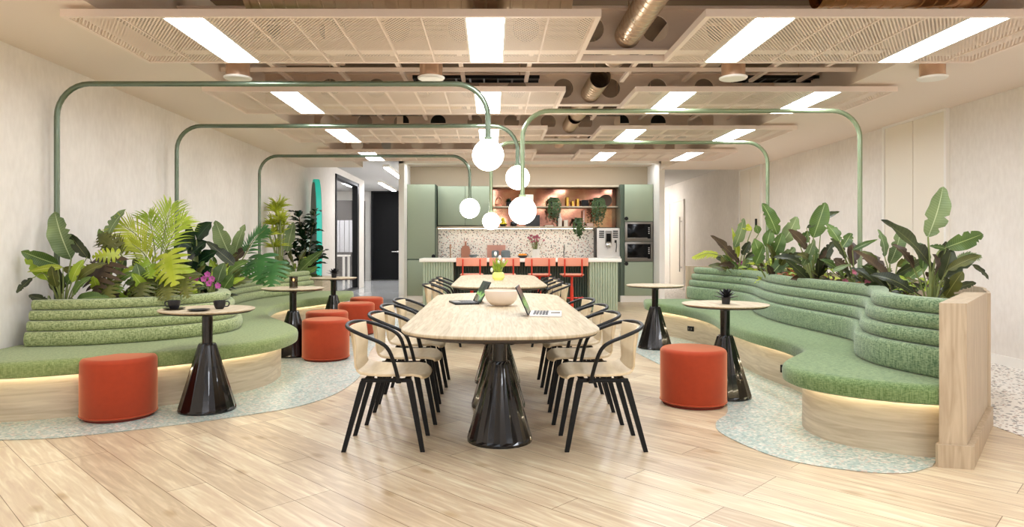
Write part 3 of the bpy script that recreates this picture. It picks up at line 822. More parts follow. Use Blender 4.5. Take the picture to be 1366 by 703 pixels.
def dining_table(loc, label):
    t = thing('dining_table', label, 'table', loc, 0, 'long oak dining tables')
    P = superell(0.58, 1.66, 0.5)
    def ring(k, z): return [Vector((x*(1-k/0.58*1.0), y*(1-k/1.66), z)) for x, y in P]
    b = MB(); b.loft([ring(0.004, 0.732), ring(0.0, 0.736), ring(0.0, 0.746), ring(0.004, 0.75)], True, True); b.build('tabletop', M['oaktop'], t, smooth=30)
    b = MB(); b.loft([ring(0.09, 0.70), ring(0.012, 0.722), ring(0.006, 0.732)], True, True); b.build('table_underside', M['underedge'], t, smooth=30)
    for y in (-0.91, 0.0, 0.91):
        b = MB((0,y,0)); cone_base(b, (0,y), 0.205, 0.5, 0.062, 16)
        o = b.build('cone_base', M['cone'], t, smooth=0); o.location = (0,y,0)
        b = MB(); b.lathe([(0,0.48),(0.045,0.48),(0.045,0.66),(0.1,0.70),(0,0.70)], n=24); b.build('neck', M['cone'], o)
    b = MB(); b.box(-0.05,0.05,-1.2,1.2,0.675,0.70,0.005); b.build('under_rail', M['black'], t)
    return t
dt = dining_table((0.045,5.23,0), 'long oak-topped dining table nearest the camera with a bowl and open laptops')
d2 = copy_tree(dt); d2.location = (0.08,9.45,0); d2['label'] = 'further oak-topped dining table in front of the coral bar stools'

# ------------------------------------------------------------------ armchairs
def shell_grid(name, cols, mt, par, th=0.012):
    b = MB(); b.loft(cols, False, False)
    o = b.build(name, mt, par, smooth=60); md = o.modifiers.new('t', 'SOLIDIFY'); md.thickness = th; md.offset = 0
    md2 = o.modifiers.new('b', 'BEVEL'); md2.width = 0.003; md2.segments = 2; md2.limit_method = 'ANGLE'
    return o
def make_chair():
    t = thing('armchair', 'x', 'chair', (0,0,0))
    # seat
    cols = []
    for j in range(9):
        y = -0.205+0.41*j/8
        k = 1-abs(y/0.205)**3*0.12
        cols.append([Vector((u*1.0 if u < 0 else u*k, y, z + 0.012*abs(y/0.205)**2)) for u, z in ((-0.15,0.478),(-0.13,0.462),(-0.08,0.453),(0,0.448),(0.1,0.449),(0.2,0.451),(0.25,0.444),(0.268,0.43))])
    shell_grid('seat', cols, M['ply'], t, 0.016)
    cols = []
    for j in range(9):
        y = -0.2+0.4*j/8
        fw = 0.05*abs(y/0.2)**2
        cols.append([Vector((u+fw*w, y*(1-0.1*(1-w)), z)) for u, z, w in ((-0.15,0.478,0),(-0.178,0.51,0.3),(-0.192,0.56,0.6),(-0.203,0.62,0.9),(-0.214,0.68,1),(-0.222,0.735,1))])
    shell_grid('backrest', cols, M['ply'], t, 0.012)
    # arm loop
    half = [(0.10,0.235,0.435),(0.075,0.25,0.54),(0.045,0.262,0.62),(0.0,0.27,0.662),(-0.09,0.272,0.70),(-0.17,0.235,0.728),(-0.222,0.14,0.742),(-0.238,0,0.747)]
    pts = cr([Vector(p) for p in half] + [Vector((p[0],-p[1],p[2])) for p in half[-2::-1]], 5)
    b = MB(); b.tube(pts, 0.0115, 8); b.build('armrest', M['black'], t)
    # side frames under the seat
    for s in (-1, 1):
        b = MB(); b.box(-0.13,0.17,s*0.175-0.014,s*0.175+0.014,0.415,0.437,0.004)
        b.box(0.085,0.115,min(s*0.175,s*0.245),max(s*0.175,s*0.245),0.42,0.437,0.003)
        b.build('seat_rail', M['blackwood'], t)
        for sx, ft, tp in ((-1,-0.235,-0.118),(1,0.235,0.158)):
            b = MB()
            rings = []
            for (u, z, w) in ((ft,0.0,0.013),(ft+(tp-ft)*0.5,0.21,0.0155),(tp,0.415,0.019),(tp-sx*0.012,0.436,0.019)):
                y = s*(0.175+0.0*(1-z))
                rings.append([(u-w,y-0.012,z),(u+w,y-0.012,z),(u+w,y+0.012,z),(u-w,y+0.012,z)])
            b.loft(rings, True, True); b.build('leg', M['blackwood'], t, smooth=0)
    for u in (-0.1, 0.14):
        b = MB(); b.box(u-0.015,u+0.015,-0.17,0.17,0.417,0.435,0.003); b.build('cross_rail', M['blackwood'], t)
    return t
ch = make_chair(); first = True
words = ['nearest camera', 'second back', 'third back', 'furthest back']
for ti, (y0, dx, g, tn) in enumerate(((4.24,0.0,'chairs around the near table','near dining table'), (8.42,0.035,'chairs around the far table','far dining table'))):
    for i in range(4):
        for side in (-1, 1):
            o = ch if first else copy_tree(ch)
            first = False
            jit = [0.012,-0.01,0.008,-0.006][i]
            place(o, (0.012+dx+side*(0.652+jit), y0+0.612*i, 0), (0 if side < 0 else PI)+random.uniform(-0.02,0.02),
                  'plywood chair with black arms, %s of the %s, %s' % ('left' if side < 0 else 'right', tn, words[i]), g)

# ------------------------------------------------------------------ pouffes
def make_pouf():
    t = thing('pouffe', 'x', 'stool', (0,0,0), 0, 'round orange pouffes')
    r, h, k = 0.25, 0.435, 0.035
    prof = [(0,0.02),(r-0.012,0.02),(r,0.032)]
    for i in range(7):
        a = PI/2*i/6; prof.append((r-k+k*math.cos(a), h-k+k*math.sin(a)))
    prof += [(r*0.5,h+0.004),(0,h+0.006)]
    b = MB(); b.lathe(prof, n=56); b.build('upholstery', M['orange'], t, smooth=60)
    b = MB(); b.lathe([(0,0),(r-0.02,0),(r-0.02,0.022),(0,0.022)], n=48); b.build('foot_ring', M['orangebase'], t)
    b = MB(); b.lathe([(r-0.002,0.024),(r+0.004,0.029),(r+0.004,0.034),(r-0.002,0.038)], n=56); b.build('piping', M['orange'], t)
    return t
pf = make_pouf()
for i, (x, y, s) in enumerate([(-2.69,4.92,'round orange velvet pouffe at the front of the left bench'), (1.56,5.31,'round orange velvet pouffe beside the right bench, standing alone'),
        (-1.80,7.38,'round orange velvet pouffe beside the candle table, front one of its pair'), (-2.0-0.0,8.25,'round orange velvet pouffe mostly hidden behind the one by the candle table'),
        (-1.885,9.45,'round orange velvet pouffe between the candle table and the furthest left table'), (-1.92,10.42,'orange velvet pouffe furthest from the camera')]):
    o = pf if i == 0 else copy_tree(pf); o.location = (x,y,0); o['label'] = s; o.rotation_euler = (0,0,i*0.7)

# ------------------------------------------------------------------ things on the tables
b = MB((0.07,5.40,0.75))
pr = []
for i in range(13):
    a = i/12*PI/2; pr.append((0.05+0.083*max(0,math.sin(a))**0.9 if i else 0.05, 0.115*(1-math.cos(a)) + 0.006))
outer = [(0,0),(0.05,0.0)] + pr
inner = [(r_-0.005, z_+0.005) for r_, z_ in reversed(pr)]
b.lathe(outer + [(0.131,0.124)] + inner + [(0,0.012)], (0.07,5.40,0.75), n=56)
tag(b.build('bowl', M['bowl']), 'round cream ceramic bowl in the middle of the near dining table', 'bowl')
M['screen'] = None
m, nt, bs = nodes('leafy screen picture'); M['screen'] = m
tc = nt.nodes.new('ShaderNodeTexCoord'); wv = nt.nodes.new('ShaderNodeTexWave'); wv.inputs['Scale'].default_value = 4; wv.inputs['Distortion'].default_value = 5
nt.links.new(tc.outputs['Object'], wv.inputs['Vector'])
r = ramp(nt, [(0.4,(8,20,12)),(0.7,(40,84,38)),(0.95,(120,160,84))]); nt.links.new(wv.outputs['Fac'], r.inputs[0])
nt.links.new(r.outputs[0], bs.inputs['Emission Color']); bs.inputs['Emission Strength'].default_value = 0.35; nt.links.new(r.outputs[0], bs.inputs['Base Color']); bs.inputs['Roughness'].default_value = 0.15
def laptop(loc, rz, tilt, label, bodym, key, w=0.31, d=0.215, stand=False, name='laptop', cat='laptop'):
    # local: keyboard extends along +X from hinge at 0, width along Y, screen rises at hinge
    t = thing(name, label, cat, loc, rz)
    b = MB(); b.box(0,d,-w/2,w/2,0,0.014,0.004); kb = b.build('keyboard_base', bodym, t)
    b = MB()
    for i in range(5):
        for j in range(12):
            x = 0.022+i*0.021; y = -w/2+0.02+j*(w-0.04)/12
            b.box(x,x+0.017,y,y+(w-0.04)/12-0.004,0.014,0.0165)
    b.build('key_set', key, kb, smooth=0)
    b = MB(); b.box(d*0.66,d*0.95,-0.05,0.05,0.0141,0.0148); b.build('trackpad', M['ovengrey'], kb, smooth=0)
    mt = Matrix.Rotation(-tilt, 4, 'Y')
    b = MB(); b.box(-0.007,0.0,-w/2,w/2,0.01,d*1.02,0.003, mtx=mt); ld = b.build('lid', M['black'], t)
    b = MB(); b.box(-0.0,0.001,-w/2+0.008,w/2-0.008,0.022,d*1.02-0.008, mtx=mt); b.build('screen', M['screen'], ld, smooth=0)
    if stand:
        b = MB(); b.prism([(-0.06,0),(-0.004,0),(-0.012,0.075)],-0.05,0.05,mtx=Matrix.Rotation(PI/2,4,'X')); b.build('stand', M['chrome'], t, smooth=0)
    return t
M['keys'] = mat('grey keys', (60,60,64), 0.5)
laptop((0.262,4.72,0.75), math.radians(-6), math.radians(24), 'open silver laptop on the right of the near table, keyboard facing right', M['silver'], M['keys'])
laptop((-0.14,5.66,0.75), math.radians(180+14), math.radians(28), 'dark tablet with a leafy picture standing at the left of the near table', M['black'], M['black2'], 0.28, 0.2, True, 'tablet_computer', 'tablet')
# vase with green plant on far table: built with the plants
# cups
def cup(loc, rz, label):
    t = thing('coffee_cup', label, 'cup', loc, rz, 'black coffee cups')
    b = MB(); b.lathe([(0,0),(0.026,0),(0.034,0.012),(0.042,0.035),(0.044,0.062),(0.041,0.062),(0.038,0.035),(0.03,0.014),(0,0.01)], n=32); b.build('cup_body', M['black2'], t)
    b = MB(); b.tube(cr([(0.04,0,0.052),(0.06,0,0.054),(0.068,0,0.038),(0.058,0,0.02),(0.036,0,0.018)],4), 0.005, 8); b.build('handle', M['black2'], t)
    b = MB(); b.lathe([(0,0.05),(0.04,0.05)], n=24); b.build('coffee', mat('coffee',(40,22,12),0.15), t)
    return t
def saucer(loc, label):
    b = MB(loc); b.lathe([(0,0),(0.04,0),(0.075,0.008),(0.078,0.011),(0.04,0.005),(0,0.004)], loc, n=32)
    tag(b.build('saucer', M['black2']), label, 'saucer', 'black saucers')
saucer((-2.345,5.03,0.756), 'black saucer under the left-hand coffee cup')
cup((-2.345,5.03,0.761), PI, 'black coffee cup standing on a saucer, left one of two')
saucer((-2.12,4.93,0.756), 'empty black saucer in front, between the two coffee cups')
cup((-2.03,5.08,0.756), 0.2, 'black coffee cup on the bare tabletop, handle to the right')
# candle holder
t = thing('candle_holder', 'smoked glass candle holder with a lit candle on a left table', 'candle holder', (-2.20,7.55,0.756))
b = MB(); b.lathe([(0,0),(0.045,0),(0.045,0.125),(0.041,0.125),(0.041,0.008),(0,0.008)], n=28); b.build('glass', M['smoke'], t)
b = MB(); b.lathe([(0,0.009),(0.03,0.009),(0.03,0.075),(0,0.075)], n=20); b.build('candle', M['white'], t)
b = MB(); b.sphere((0,0,0.09), 0.008, 8, 6, (1,1,1.8)); b.build('flame', M['flame'], t)
# spiky black pot plants
def spiky(loc, label, s=1.0):
    t = thing('spiky_plant', label, 'plant', loc, 0, 'black spiky table plants')
    b = MB(); b.lathe([(0,0),(0.03*s,0),(0.036*s,0.055*s),(0.032*s,0.055*s),(0.03*s,0.05*s),(0,0.05*s)], n=20); b.build('pot', M['black2'], t)
    b = MB()
    for ring_, (n, el, L_) in enumerate(((8,8,0.105),(8,30,0.105),(7,52,0.095),(4,75,0.08))):
        for k in range(n):
            a = 2*PI*(k+0.4*ring_)/n; d = Vector((math.cos(a),math.sin(a),0)); e = math.radians(el)
            p0 = Vector((0,0,0.05*s)); pts = [p0, p0+(d*math.cos(e)*0.5+Vector((0,0,math.sin(e)*0.55)))*L_*s, p0+(d*math.cos(e)+Vector((0,0,math.sin(e)*0.9+0.05)))*L_*s]
            sd = d.cross(Vector((0,0,1)))*0.016*s
            b.loft([[pts[0]-sd*0.5,pts[0]+sd*0.5+Vector((0,0,0.003)),pts[0]+Vector((0,0,-0.003))],[pts[1]-sd,pts[1]+sd,pts[1]+Vector((0,0,-0.006))],[pts[2]-sd*0.1,pts[2]+sd*0.1,pts[2]+Vector((0,0,-0.001))]], True, True)
    b.build('foliage', mat('black foliage',(26,26,30),0.5), t, smooth=0)
spiky((1.88,5.5,0.756), 'black spiky plant on the nearer round table at the right')
spiky((-2.31,9.95,0.756), 'black spiky plant on the furthest round table at the left', 1.1)

# ------------------------------------------------------------------ surfboard
t = thing('surfboard', 'tall grey surfboard with a turquoise rim leaning on the left wall', 'surfboard', (-3.55,13.75,0.0), math.radians(28))
def board(b, hw, th, L_, y0, y1, n=40):
    P = []
    for i in range(n):
        a = 2*PI*i/n; c_, s_ = math.cos(a), math.sin(a)
        P.append((hw*(abs(c_)**0.75)*(1 if c_ > 0 else -1), L_/2+L_/2*(abs(s_)**1.0)*(1 if s_ > 0 else -1)))
    b.loft([[Vector((x, y0, z)) for x, z in P], [Vector((x, y1, z)) for x, z in P]], True, True)
b = MB(); board(b, 0.27, 0.08, 2.56, -0.05, 0.05); b.build('rim', M['teal'], t)
b = MB(); board(b, 0.245, 0.08, 2.5, -0.062, 0.062); o = b.build('deck', M['boardgrey'], t); 
for o in KIDS(t): o.rotation_euler = (0, math.radians(0), math.radians(90))

# ------------------------------------------------------------------ kitchen
YK = 14.7; YW = 15.3
b = MB(); b.box(-1.95, 3.5, YW, YW+0.12, 0, 3.0); struct('wall_kitchen', b, mat('taupe wall',(186,170,146),0.8))
b = MB(); b.box(-1.95,-1.84,14.2,YW,0,2.98); struct('trim_1', b, M['white'])
b = MB(); b.box(3.47,3.58,14.2,YW+0.1,0,2.98); struct('trim_2', b, M['white'])
b = MB(); b.box(-1.95,3.58,14.2,14.4,2.93,2.99); struct('trim_3', b, M['white'])
b = MB(); b.box(-1.95,-1.84,YW,24,0,3.4); b.box(3.47,3.58,YW,22,0,3.4); struct('wall_passage', b, M['white'])
ZC = 2.54
t = thing('kitchen_fill_light', 'hidden fill light added behind the header board to brighten the kitchen', 'ceiling light', (0.8, 14.5, 2.95))  # added strip, out of sight, to lift the dark kitchen
b = MB(); b.box(-2.5,2.5,-0.05,0.05,0.012,0.03); b.build('housing', M['white'], t, smooth=0)
b = MB(); b.box(-2.5,2.5,-0.045,0.045,0.0,0.012); b.build('diffuser', M['lamp'], t, smooth=0)
def cabinet(name, label, x0, x1, y0, z0, z1, doors, y1=YW, group=None, gap=0.004, knobs=()):
    t = thing(name, label, 'cabinet', ((x0+x1)/2, y0, z0), 0, group)
    O = Vector(t.location)
    b = MB(O); b.box(x0, x1, y0+0.02, y1-0.002, z0, z1); b.build('carcass', M['sagedark'], t, smooth=0)
    ds = []
    for (a, c, e, f) in doors:
        b = MB(O); b.box(a+gap, c-gap, y0, y0+0.02, e+gap, f-gap, 0.002); ds.append(b.build('door', M['sage'], t))
    for (dx, dz, di) in knobs:
        b = MB(O); b.lathe([(0,0),(0.035,0),(0.042,0.012),(0.04,0.02),(0,0.02)], n=24, mtx=Matrix.Translation((dx, y0, dz)) @ Matrix.Rotation(PI/2, 4, 'X'))
        b.build('knob', M['black'], ds[di])
    return t
cabinet('tall_cabinet', 'tall sage green cabinet at the left end of the kitchen', -1.84, -1.22, YK, 0.14, ZC, [(-1.84,-1.24,0.14,0.91),(-1.84,-1.24,0.93,ZC)], knobs=[(-1.27,0.99,1)])
cabinet('wall_cabinet', 'pair of sage green wall cabinets above the kitchen counter', -1.2, 0.0, 14.92, 1.66, 2.52, [(-1.2,-0.6,1.66,2.52),(-0.6,0.0,1.66,2.52)])
cabinet('tall_cabinet', 'tall sage green cabinet housing two black ovens', 2.84, 3.46, YK, 0.14, ZC, [(2.84,3.46,0.14,0.87),(2.84,3.46,1.74,ZC)], knobs=[(2.88,1.80,1),(2.88,0.83,0)])
cabinet('tall_side_panel', 'narrow dark green upright panel between copper niche and oven cabinet', 2.76, 2.84, 14.72, 0.14, ZC, [])
for x0_, x1_, s_ in ((-1.84,-1.22,'left tall cabinet'),(2.76,3.46,'oven cabinet')):
    b = MB((x0_,14.7,0)); b.box(x0_,x1_,14.715,YW-0.01,0,0.14); o = b.build('cabinet_base', M['white'], smooth=0); tag(o, 'white plinth under the %s in the kitchen' % s_, 'plinth')
def oven(z, label):
    t = thing('oven', label, 'oven', (3.15, YK, z), 0, 'built-in black ovens')
    b = MB(); b.box(-0.3,0.3,-0.012,0.02,0,0.415,0.003); b.build('surround', M['ovengrey'], t)
    b = MB(); b.box(-0.25,0.25,-0.02,-0.012,0.055,0.37,0.002); b.build('oven_door', M['ovenglass'], t)
    b = MB(); b.box(-0.25,0.18,-0.04,-0.02,0.052,0.075,0.003); b.build('handle', M['ovengrey'], t)
    b = MB()
    for k in range(4): b.box(0.2,0.225,-0.0215,-0.02,0.16+k*0.04,0.175+k*0.04)
    b.build('button', M['silver'], t, smooth=0)
oven(1.315, 'upper built-in black oven at the right of the kitchen'); oven(0.885, 'lower built-in black oven at the right of the kitchen')
# counter run
b = MB(); b.box(-1.215,2.755,14.78,YW-0.005,0.0,0.9); o = b.build('base_cabinet', M['sagedark'], smooth=0, origin=(0.7,15,0.0)); tag(o, 'low dark green counter cabinets under the terrazzo splashback', 'cabinet')
b = MB(); b.box(-1.215,2.755,14.72,YW-0.005,0.9,0.94,0.004); o = b.build('back_worktop', M['stone'], origin=(0.7,15,0.9)); tag(o, 'white worktop along the terrazzo splashback', 'worktop')
b = MB(); b.box(-1.215,2.28,YW-0.02,YW-0.006,0.942,1.59); o = b.build('splashback', M['splash'], smooth=0, origin=(0.6,YW,0.94)); tag(o, 'speckled terrazzo splashback behind the counter', 'splashback')
b = MB(); b.box(2.28,2.755,YW-0.03,YW-0.006,0.942,1.62); b.box(2.28,2.40,YW-0.04,YW-0.03,0.942,1.6); o = b.build('splashback', mat('dark niche',(120,112,104),0.5), smooth=0, origin=(2.5,YW,0.94)); tag(o, 'plain grey panel behind the coffee machine', 'splashback')
b = MB(); b.box(0.01,2.755,YW-0.03,YW-0.006,1.63,2.5); o = b.build('copper_splashback', M['rust'], smooth=0, origin=(1.4,YW,1.6)); tag(o, 'shiny coppery back panel of the open kitchen niche', 'panel')
b = MB(); b.box(0.0,2.76,14.92,YW-0.006,2.5,2.54,0.003); o = b.build('wooden_board', M['oak'], origin=(1.4,YW,2.5)); tag(o, 'thin pale wood board over the copper niche', 'board')
b = MB(); b.box(0.01,2.755,14.99,YW-0.032,2.055,2.085,0.003); o = b.build('shelf', M['oak'], origin=(1.4,15.1,2.05)); tag(o, 'upper pale oak shelf in the copper niche', 'shelf', 'oak niche shelves')
b = MB(); b.box(-1.215,2.25,14.92,YW-0.032,1.605,1.64,0.003); o = b.build('shelf', M['oak'], origin=(0.5,15.1,1.6)); tag(o, 'lower pale oak shelf running above the terrazzo', 'shelf', 'oak niche shelves')
t = thing('shelf_light', 'warm strip light fixed below the lower oak shelf, lighting the terrazzo', 'strip light', (0.5, 15.02, 1.6))
b = MB(); b.box(-1.7,1.7,-0.012,0.012,-0.004,0.004); b.build('housing', M['white'], t, smooth=0)
b = MB(); b.box(-1.7,1.7,-0.006,0.006,-0.006,-0.004); b.build('diffuser', M['led'], t, smooth=0)
# island
def fluted(b, x0, x1, y, z0, z1, r=0.024, front=-1):
    n = int(round((x1-x0)/(2*r))); w = (x1-x0)/n
    for i in range(n):
        c = x0+w*(i+0.5)
        P = [(c+w/2*0.97*math.cos(a), y+front*w/2*0.97*math.sin(a)) for a in [PI*k/6 for k in range(7)]]
        P += [(c-w/2*0.97, y+0.01), (c+w/2*0.97, y+0.01)]
        if front < 0: P = P
        b.prism(P, z0, z1)
IY = 12.5
t = thing('kitchen_island', 'long kitchen island with fluted sage green ends and white worktop', 'kitchen island', (0.5, IY, 0))
O = Vector((0.5, IY, 0))
b = MB(O); b.box(-1.34,2.36,IY-0.02,IY+0.9,0.92,0.985,0.006); b.build('worktop', M['stone'], t)
b = MB(O); b.box(-1.28,-0.72,IY+0.04,IY+0.85,0.02,0.92); b.box(1.78,2.3,IY+0.04,IY+0.85,0.02,0.92); b.build('end_cabinet', M['fluted'], t, smooth=0)
b = MB(O); fluted(b, -1.28,-0.72, IY+0.035, 0.03, 0.92); b.build('fluted_front', M['fluted'], t)
b = MB(O); fluted(b, 1.78,2.3, IY+0.035, 0.03, 0.92); b.build('fluted_front', M['fluted'], t)
b = MB(O); b.box(-0.72,1.78,IY+0.35,IY+0.85,0.02,0.92); fluted(b, -0.72,1.78, IY+0.345, 0.03, 0.92); b.build('recessed_front', M['islanddark'], t)
# bar stools
def make_stool():
    t = thing('bar_stool', 'x', 'bar stool', (0,0,0), 0, 'coral bar stools at the island')
    b = MB(); b.box(-0.2,0.2,-0.16,0.2,0.70,0.725,0.012); b.build('seat', M['coral'], t)
    cols = []
    for j in range(9):
        x = -0.265+0.53*j/8
        cols.append([Vector((x, -0.215+0.06*(abs(x)/0.265)**2*0.6, z)) for z in (0.865,0.9,0.95,1.0,1.01)])
    shell_grid('backrest', cols, M['coral'], t, 0.014)
    for s in (-1, 1):
        b = MB(); b.tube(rounded_path([(s*0.15,-0.232,0.99),(s*0.15,-0.232,0.685),(s*0.15,0.12,0.685)],0.06), 0.0125, 8); b.build('back_post', M['red'], t)
    b = MB(); b.box(-0.16,0.16,-0.02,0.02,0.672,0.698,0.004); b.lathe([(0,0.03),(0.03,0.03),(0.03,0.5),(0.022,0.5),(0.022,0.68),(0,0.68)], n=18); b.build('column', M['red'], t)
    b = MB(); b.tube([(0,0,0.3),(0,0.0,0.3),(0.2,0.0,0.3)], 0.012, 8); b.tube([(0.2,-0.14,0.3),(0.2,0.14,0.3)],0.012,8); b.tube([(0,0,0.3),(-0.2,0,0.3)],0.012,8); b.tube([(-0.2,-0.14,0.3),(-0.2,0.14,0.3)],0.012,8); b.build('footrest', M['red'], t)
    b = MB(); b.lathe([(0,0),(0.21,0),(0.21,0.008),(0.19,0.018),(0.03,0.035),(0,0.035)], n=32); b.build('base', M['red'], t)
    return t
st = make_stool()
for i, (x, s) in enumerate([(-0.365,'leftmost coral bar stool at the island'), (0.21,'coral bar stool second from the left, behind the vase'), (0.83,'coral bar stool second from the right'), (1.40,'rightmost coral bar stool at the island')]):
    o = st if i == 0 else copy_tree(st); o.location = (x,12.05,0); o['label'] = s
# coffee machine
t = thing('coffee_machine', 'white and steel coffee machine at the right end of the counter', 'coffee machine', (2.51, 14.9, 0.94))
b = MB(); b.box(-0.25,0.25,-0.12,0.28,0.0,0.66,0.02); b.build('housing', M['silver'], t)
for s in (-1, 1):
    b = MB()
    for k in range(4): b.box(s*0.15-0.055,s*0.15+0.055,-0.126,-0.118,0.45+k*0.043,0.475+k*0.043)
    b.build('vent_slots', M['black'], t, smooth=0)
    b = MB(); b.box(s*0.252-0.012,s*0.252+0.012,-0.1,0.27,0.02,0.65,0.004); b.build('side_panel', M['black'], t)
b = MB(); b.box(-0.07,0.07,-0.135,-0.12,0.32,0.6,0.005); b.build('control_panel', M['ovengrey'], t)
b = MB(); b.box(-0.05,0.05,-0.139,-0.135,0.36,0.54); b.build('display', M['ovenglass'], t, smooth=0)
b = MB(); b.box(-0.06,0.06,-0.19,-0.12,0.26,0.33,0.008); b.tube([(-0.02,-0.17,0.27),(-0.02,-0.17,0.22)],0.009,8); b.tube([(0.02,-0.17,0.27),(0.02,-0.17,0.22)],0.009,8); b.build('spout', M['chrome'], t)
b = MB(); b.tube(cr([(0.15,-0.15,0.38),(0.16,-0.19,0.3),(0.15,-0.19,0.14)],4),0.009,8); b.box(0.13,0.17,-0.17,-0.12,0.34,0.4,0.006); b.build('steam_wand', M['black'], t)
b = MB(); b.box(-0.24,0.24,-0.24,-0.1,0.0,0.05,0.01); b.build('drip_tray', M['silver'], t)
# small kitchen things
def lat(name, label, cat, loc, prof, m, group=None, n=24):
    b = MB(loc); b.lathe(prof, loc, n); return tag(b.build(name, m), label, cat, group)
ZS1, ZS2, ZCn = 2.086, 1.641, 0.941
gold = mat('gold candle', (236,188,84), 0.35, 0.4); ivory = mat('ivory', (240,230,214), 0.5)
for i, (x, h, s) in enumerate([(1.66,0.2,'tall gold candle on the upper niche shelf'), (1.78,0.12,'short gold candle on the upper niche shelf'), (1.89,0.17,'medium gold candle on the upper niche shelf, nearest the black box')]):
    lat('candle', s, 'candle', (x,15.12,ZS1), [(0,0),(0.028,0),(0.028,h),(0,h)], gold, 'gold candles on the upper shelf')
def boxthing(name, label, cat, x0,x1,y0,y1,z0,z1,m,bev=0.006,group=None):
    b = MB(((x0+x1)/2,(y0+y1)/2,z0)); b.box(x0,x1,y0,y1,z0,z1,bev); return tag(b.build(name,m),label,cat,group)
boxthing('storage_box','black box on the upper niche shelf between the candles and trailing plant','box',1.97,2.12,15.05,15.2,ZS1,ZS1+0.14,M['black'])
t = thing('round_tray','round dark tray standing upright on the upper niche shelf','tray',(2.52,15.18,ZS1))
b = MB(); b.lathe([(0,0),(0.13,0),(0.135,0.01),(0.13,0.02),(0,0.012)],n=32,mtx=Matrix.Translation((0,0.0,0.135)) @ Matrix.Rotation(PI/2+0.12,4,'X')); b.build('disc', mat('dark bronze',(92,76,66),0.35,0.5), t)
# hoop basket
t = thing('hoop_basket','small wire basket with a tall curved handle on the upper shelf','basket',(0.14,15.1,ZS1))
b = MB(); b.lathe([(0,0),(0.07,0),(0.085,0.05),(0.08,0.05),(0.066,0.006),(0,0.006)],n=20); b.build('basket_body', M['coral'], t)
b = MB(); b.tube([(0.08*math.cos(a),0,0.05+0.17*math.sin(a)) for a in [PI*k/14 for k in range(15)]],0.007,8); b.build('handle', M['coral'], t)
# fruit bowl
t = lat('fruit_bowl','dark bowl of yellow lemons on the lower niche shelf','bowl',(0.24,15.08,ZS2),[(0,0),(0.05,0),(0.09,0.05),(0.085,0.05),(0.045,0.008),(0,0.008)],M['black2'])
lem = mat('lemon',(226,208,40),0.45)
k = 0
for (dx,dy,dz) in ((-0.045,0,0.045),(0.04,-0.02,0.045),(0.0,0.04,0.05),(0.0,-0.045,0.055),(0.0,0.0,0.105),(-0.01,-0.01,0.155)):
    b = MB((0.24+dx,15.08+dy,ZS2+dz)); b.sphere((0.24+dx,15.08+dy,ZS2+dz),0.034,14,9,(1,1,1.15)); tag(b.build('lemon',lem),'yellow lemon heaped in the dark bowl on the lower shelf','lemon','lemons in the shelf bowl'); k += 1
lat('round_pot','small round dark pot beside the lemons on the lower shelf','pot',(0.47,15.08,ZS2),[(0,0),(0.05,0),(0.075,0.05),(0.06,0.1),(0.05,0.11),(0,0.11)],M['black2'])
boxthing('storage_box','large dark box on the lower niche shelf','box',0.74,1.04,15.02,15.2,ZS2,ZS2+0.25,mat('charcoal box',(58,58,60),0.5))
boxthing('storage_box','stack-like white box at the middle of the upper shelf','box',0.73,0.9,15.05,15.2,ZS1,ZS1+0.26,ivory)
lat('bottle','tall white bottle on the lower shelf','bottle',(1.49,15.08,ZS2),[(0,0),(0.045,0),(0.045,0.16),(0.02,0.22),(0.018,0.3),(0,0.3)],ivory)
lat('jar','short white jar right of the white bottle','jar',(1.62,15.08,ZS2),[(0,0),(0.048,0),(0.048,0.14),(0,0.14)],ivory)
lat('candlestick','tall pink taper candle in a low holder on the lower shelf','candlestick',(2.02,15.1,ZS2),[(0,0),(0.05,0),(0.05,0.015),(0.016,0.03),(0.014,0.36),(0,0.36)],mat('pink candle',(236,196,190),0.5))
boxthing('soap_dish','low pinkish block at the right end of the lower shelf','dish',2.08,2.22,15.03,15.15,ZS2,ZS2+0.07,mat('pale pink',(226,196,180),0.6))
lat('plate','low white dish in front of the coppery panel, lower shelf','dish',(1.25,15.08,ZS2),[(0,0),(0.09,0),(0.1,0.03),(0.09,0.03),(0.08,0.008),(0,0.008)],ivory)
# worktop things (on the back counter)
t = thing('chopping_board','pink-brown chopping board with a handle leaning on the splashback','chopping board',(-0.60,15.2,ZCn))
b = MB(); b.prism([(-0.1,0),(0.1,0),(0.1,0.2),(0.07,0.26),(0.02,0.28),(0.018,0.37),(-0.018,0.37),(-0.02,0.28),(-0.07,0.26),(-0.1,0.2)],-0.01,0.01,mtx=Matrix.Rotation(PI/2-0.08,4,'X')); b.build('board', mat('brown board',(178,120,96),0.5), t, smooth=0)
boxthing('tray','pink serving tray leaning against the splashback','tray',-0.12,0.29,15.21,15.26,ZCn,ZCn+0.29,mat('dusty pink tray',(206,152,138),0.5))
gr = mat('grey stoneware',(112,122,126),0.5)
lat('serving_bowl','low grey bowl beside the chopping board','bowl',(-0.42,15.0,ZCn),[(0,0),(0.05,0),(0.11,0.08),(0.105,0.08),(0.045,0.01),(0,0.01)],gr)
lat('canister','grey lidded canister in front of the pink tray, right one','canister',(0.29,15.02,ZCn),[(0,0),(0.1,0),(0.1,0.15),(0.085,0.16),(0.085,0.175),(0,0.18)],gr,'grey canisters')
lat('canister','grey lidded canister in front of the pink tray, left one','canister',(0.06,15.04,ZCn),[(0,0),(0.08,0),(0.08,0.15),(0.07,0.16),(0.07,0.17),(0,0.175)],gr,'grey canisters')
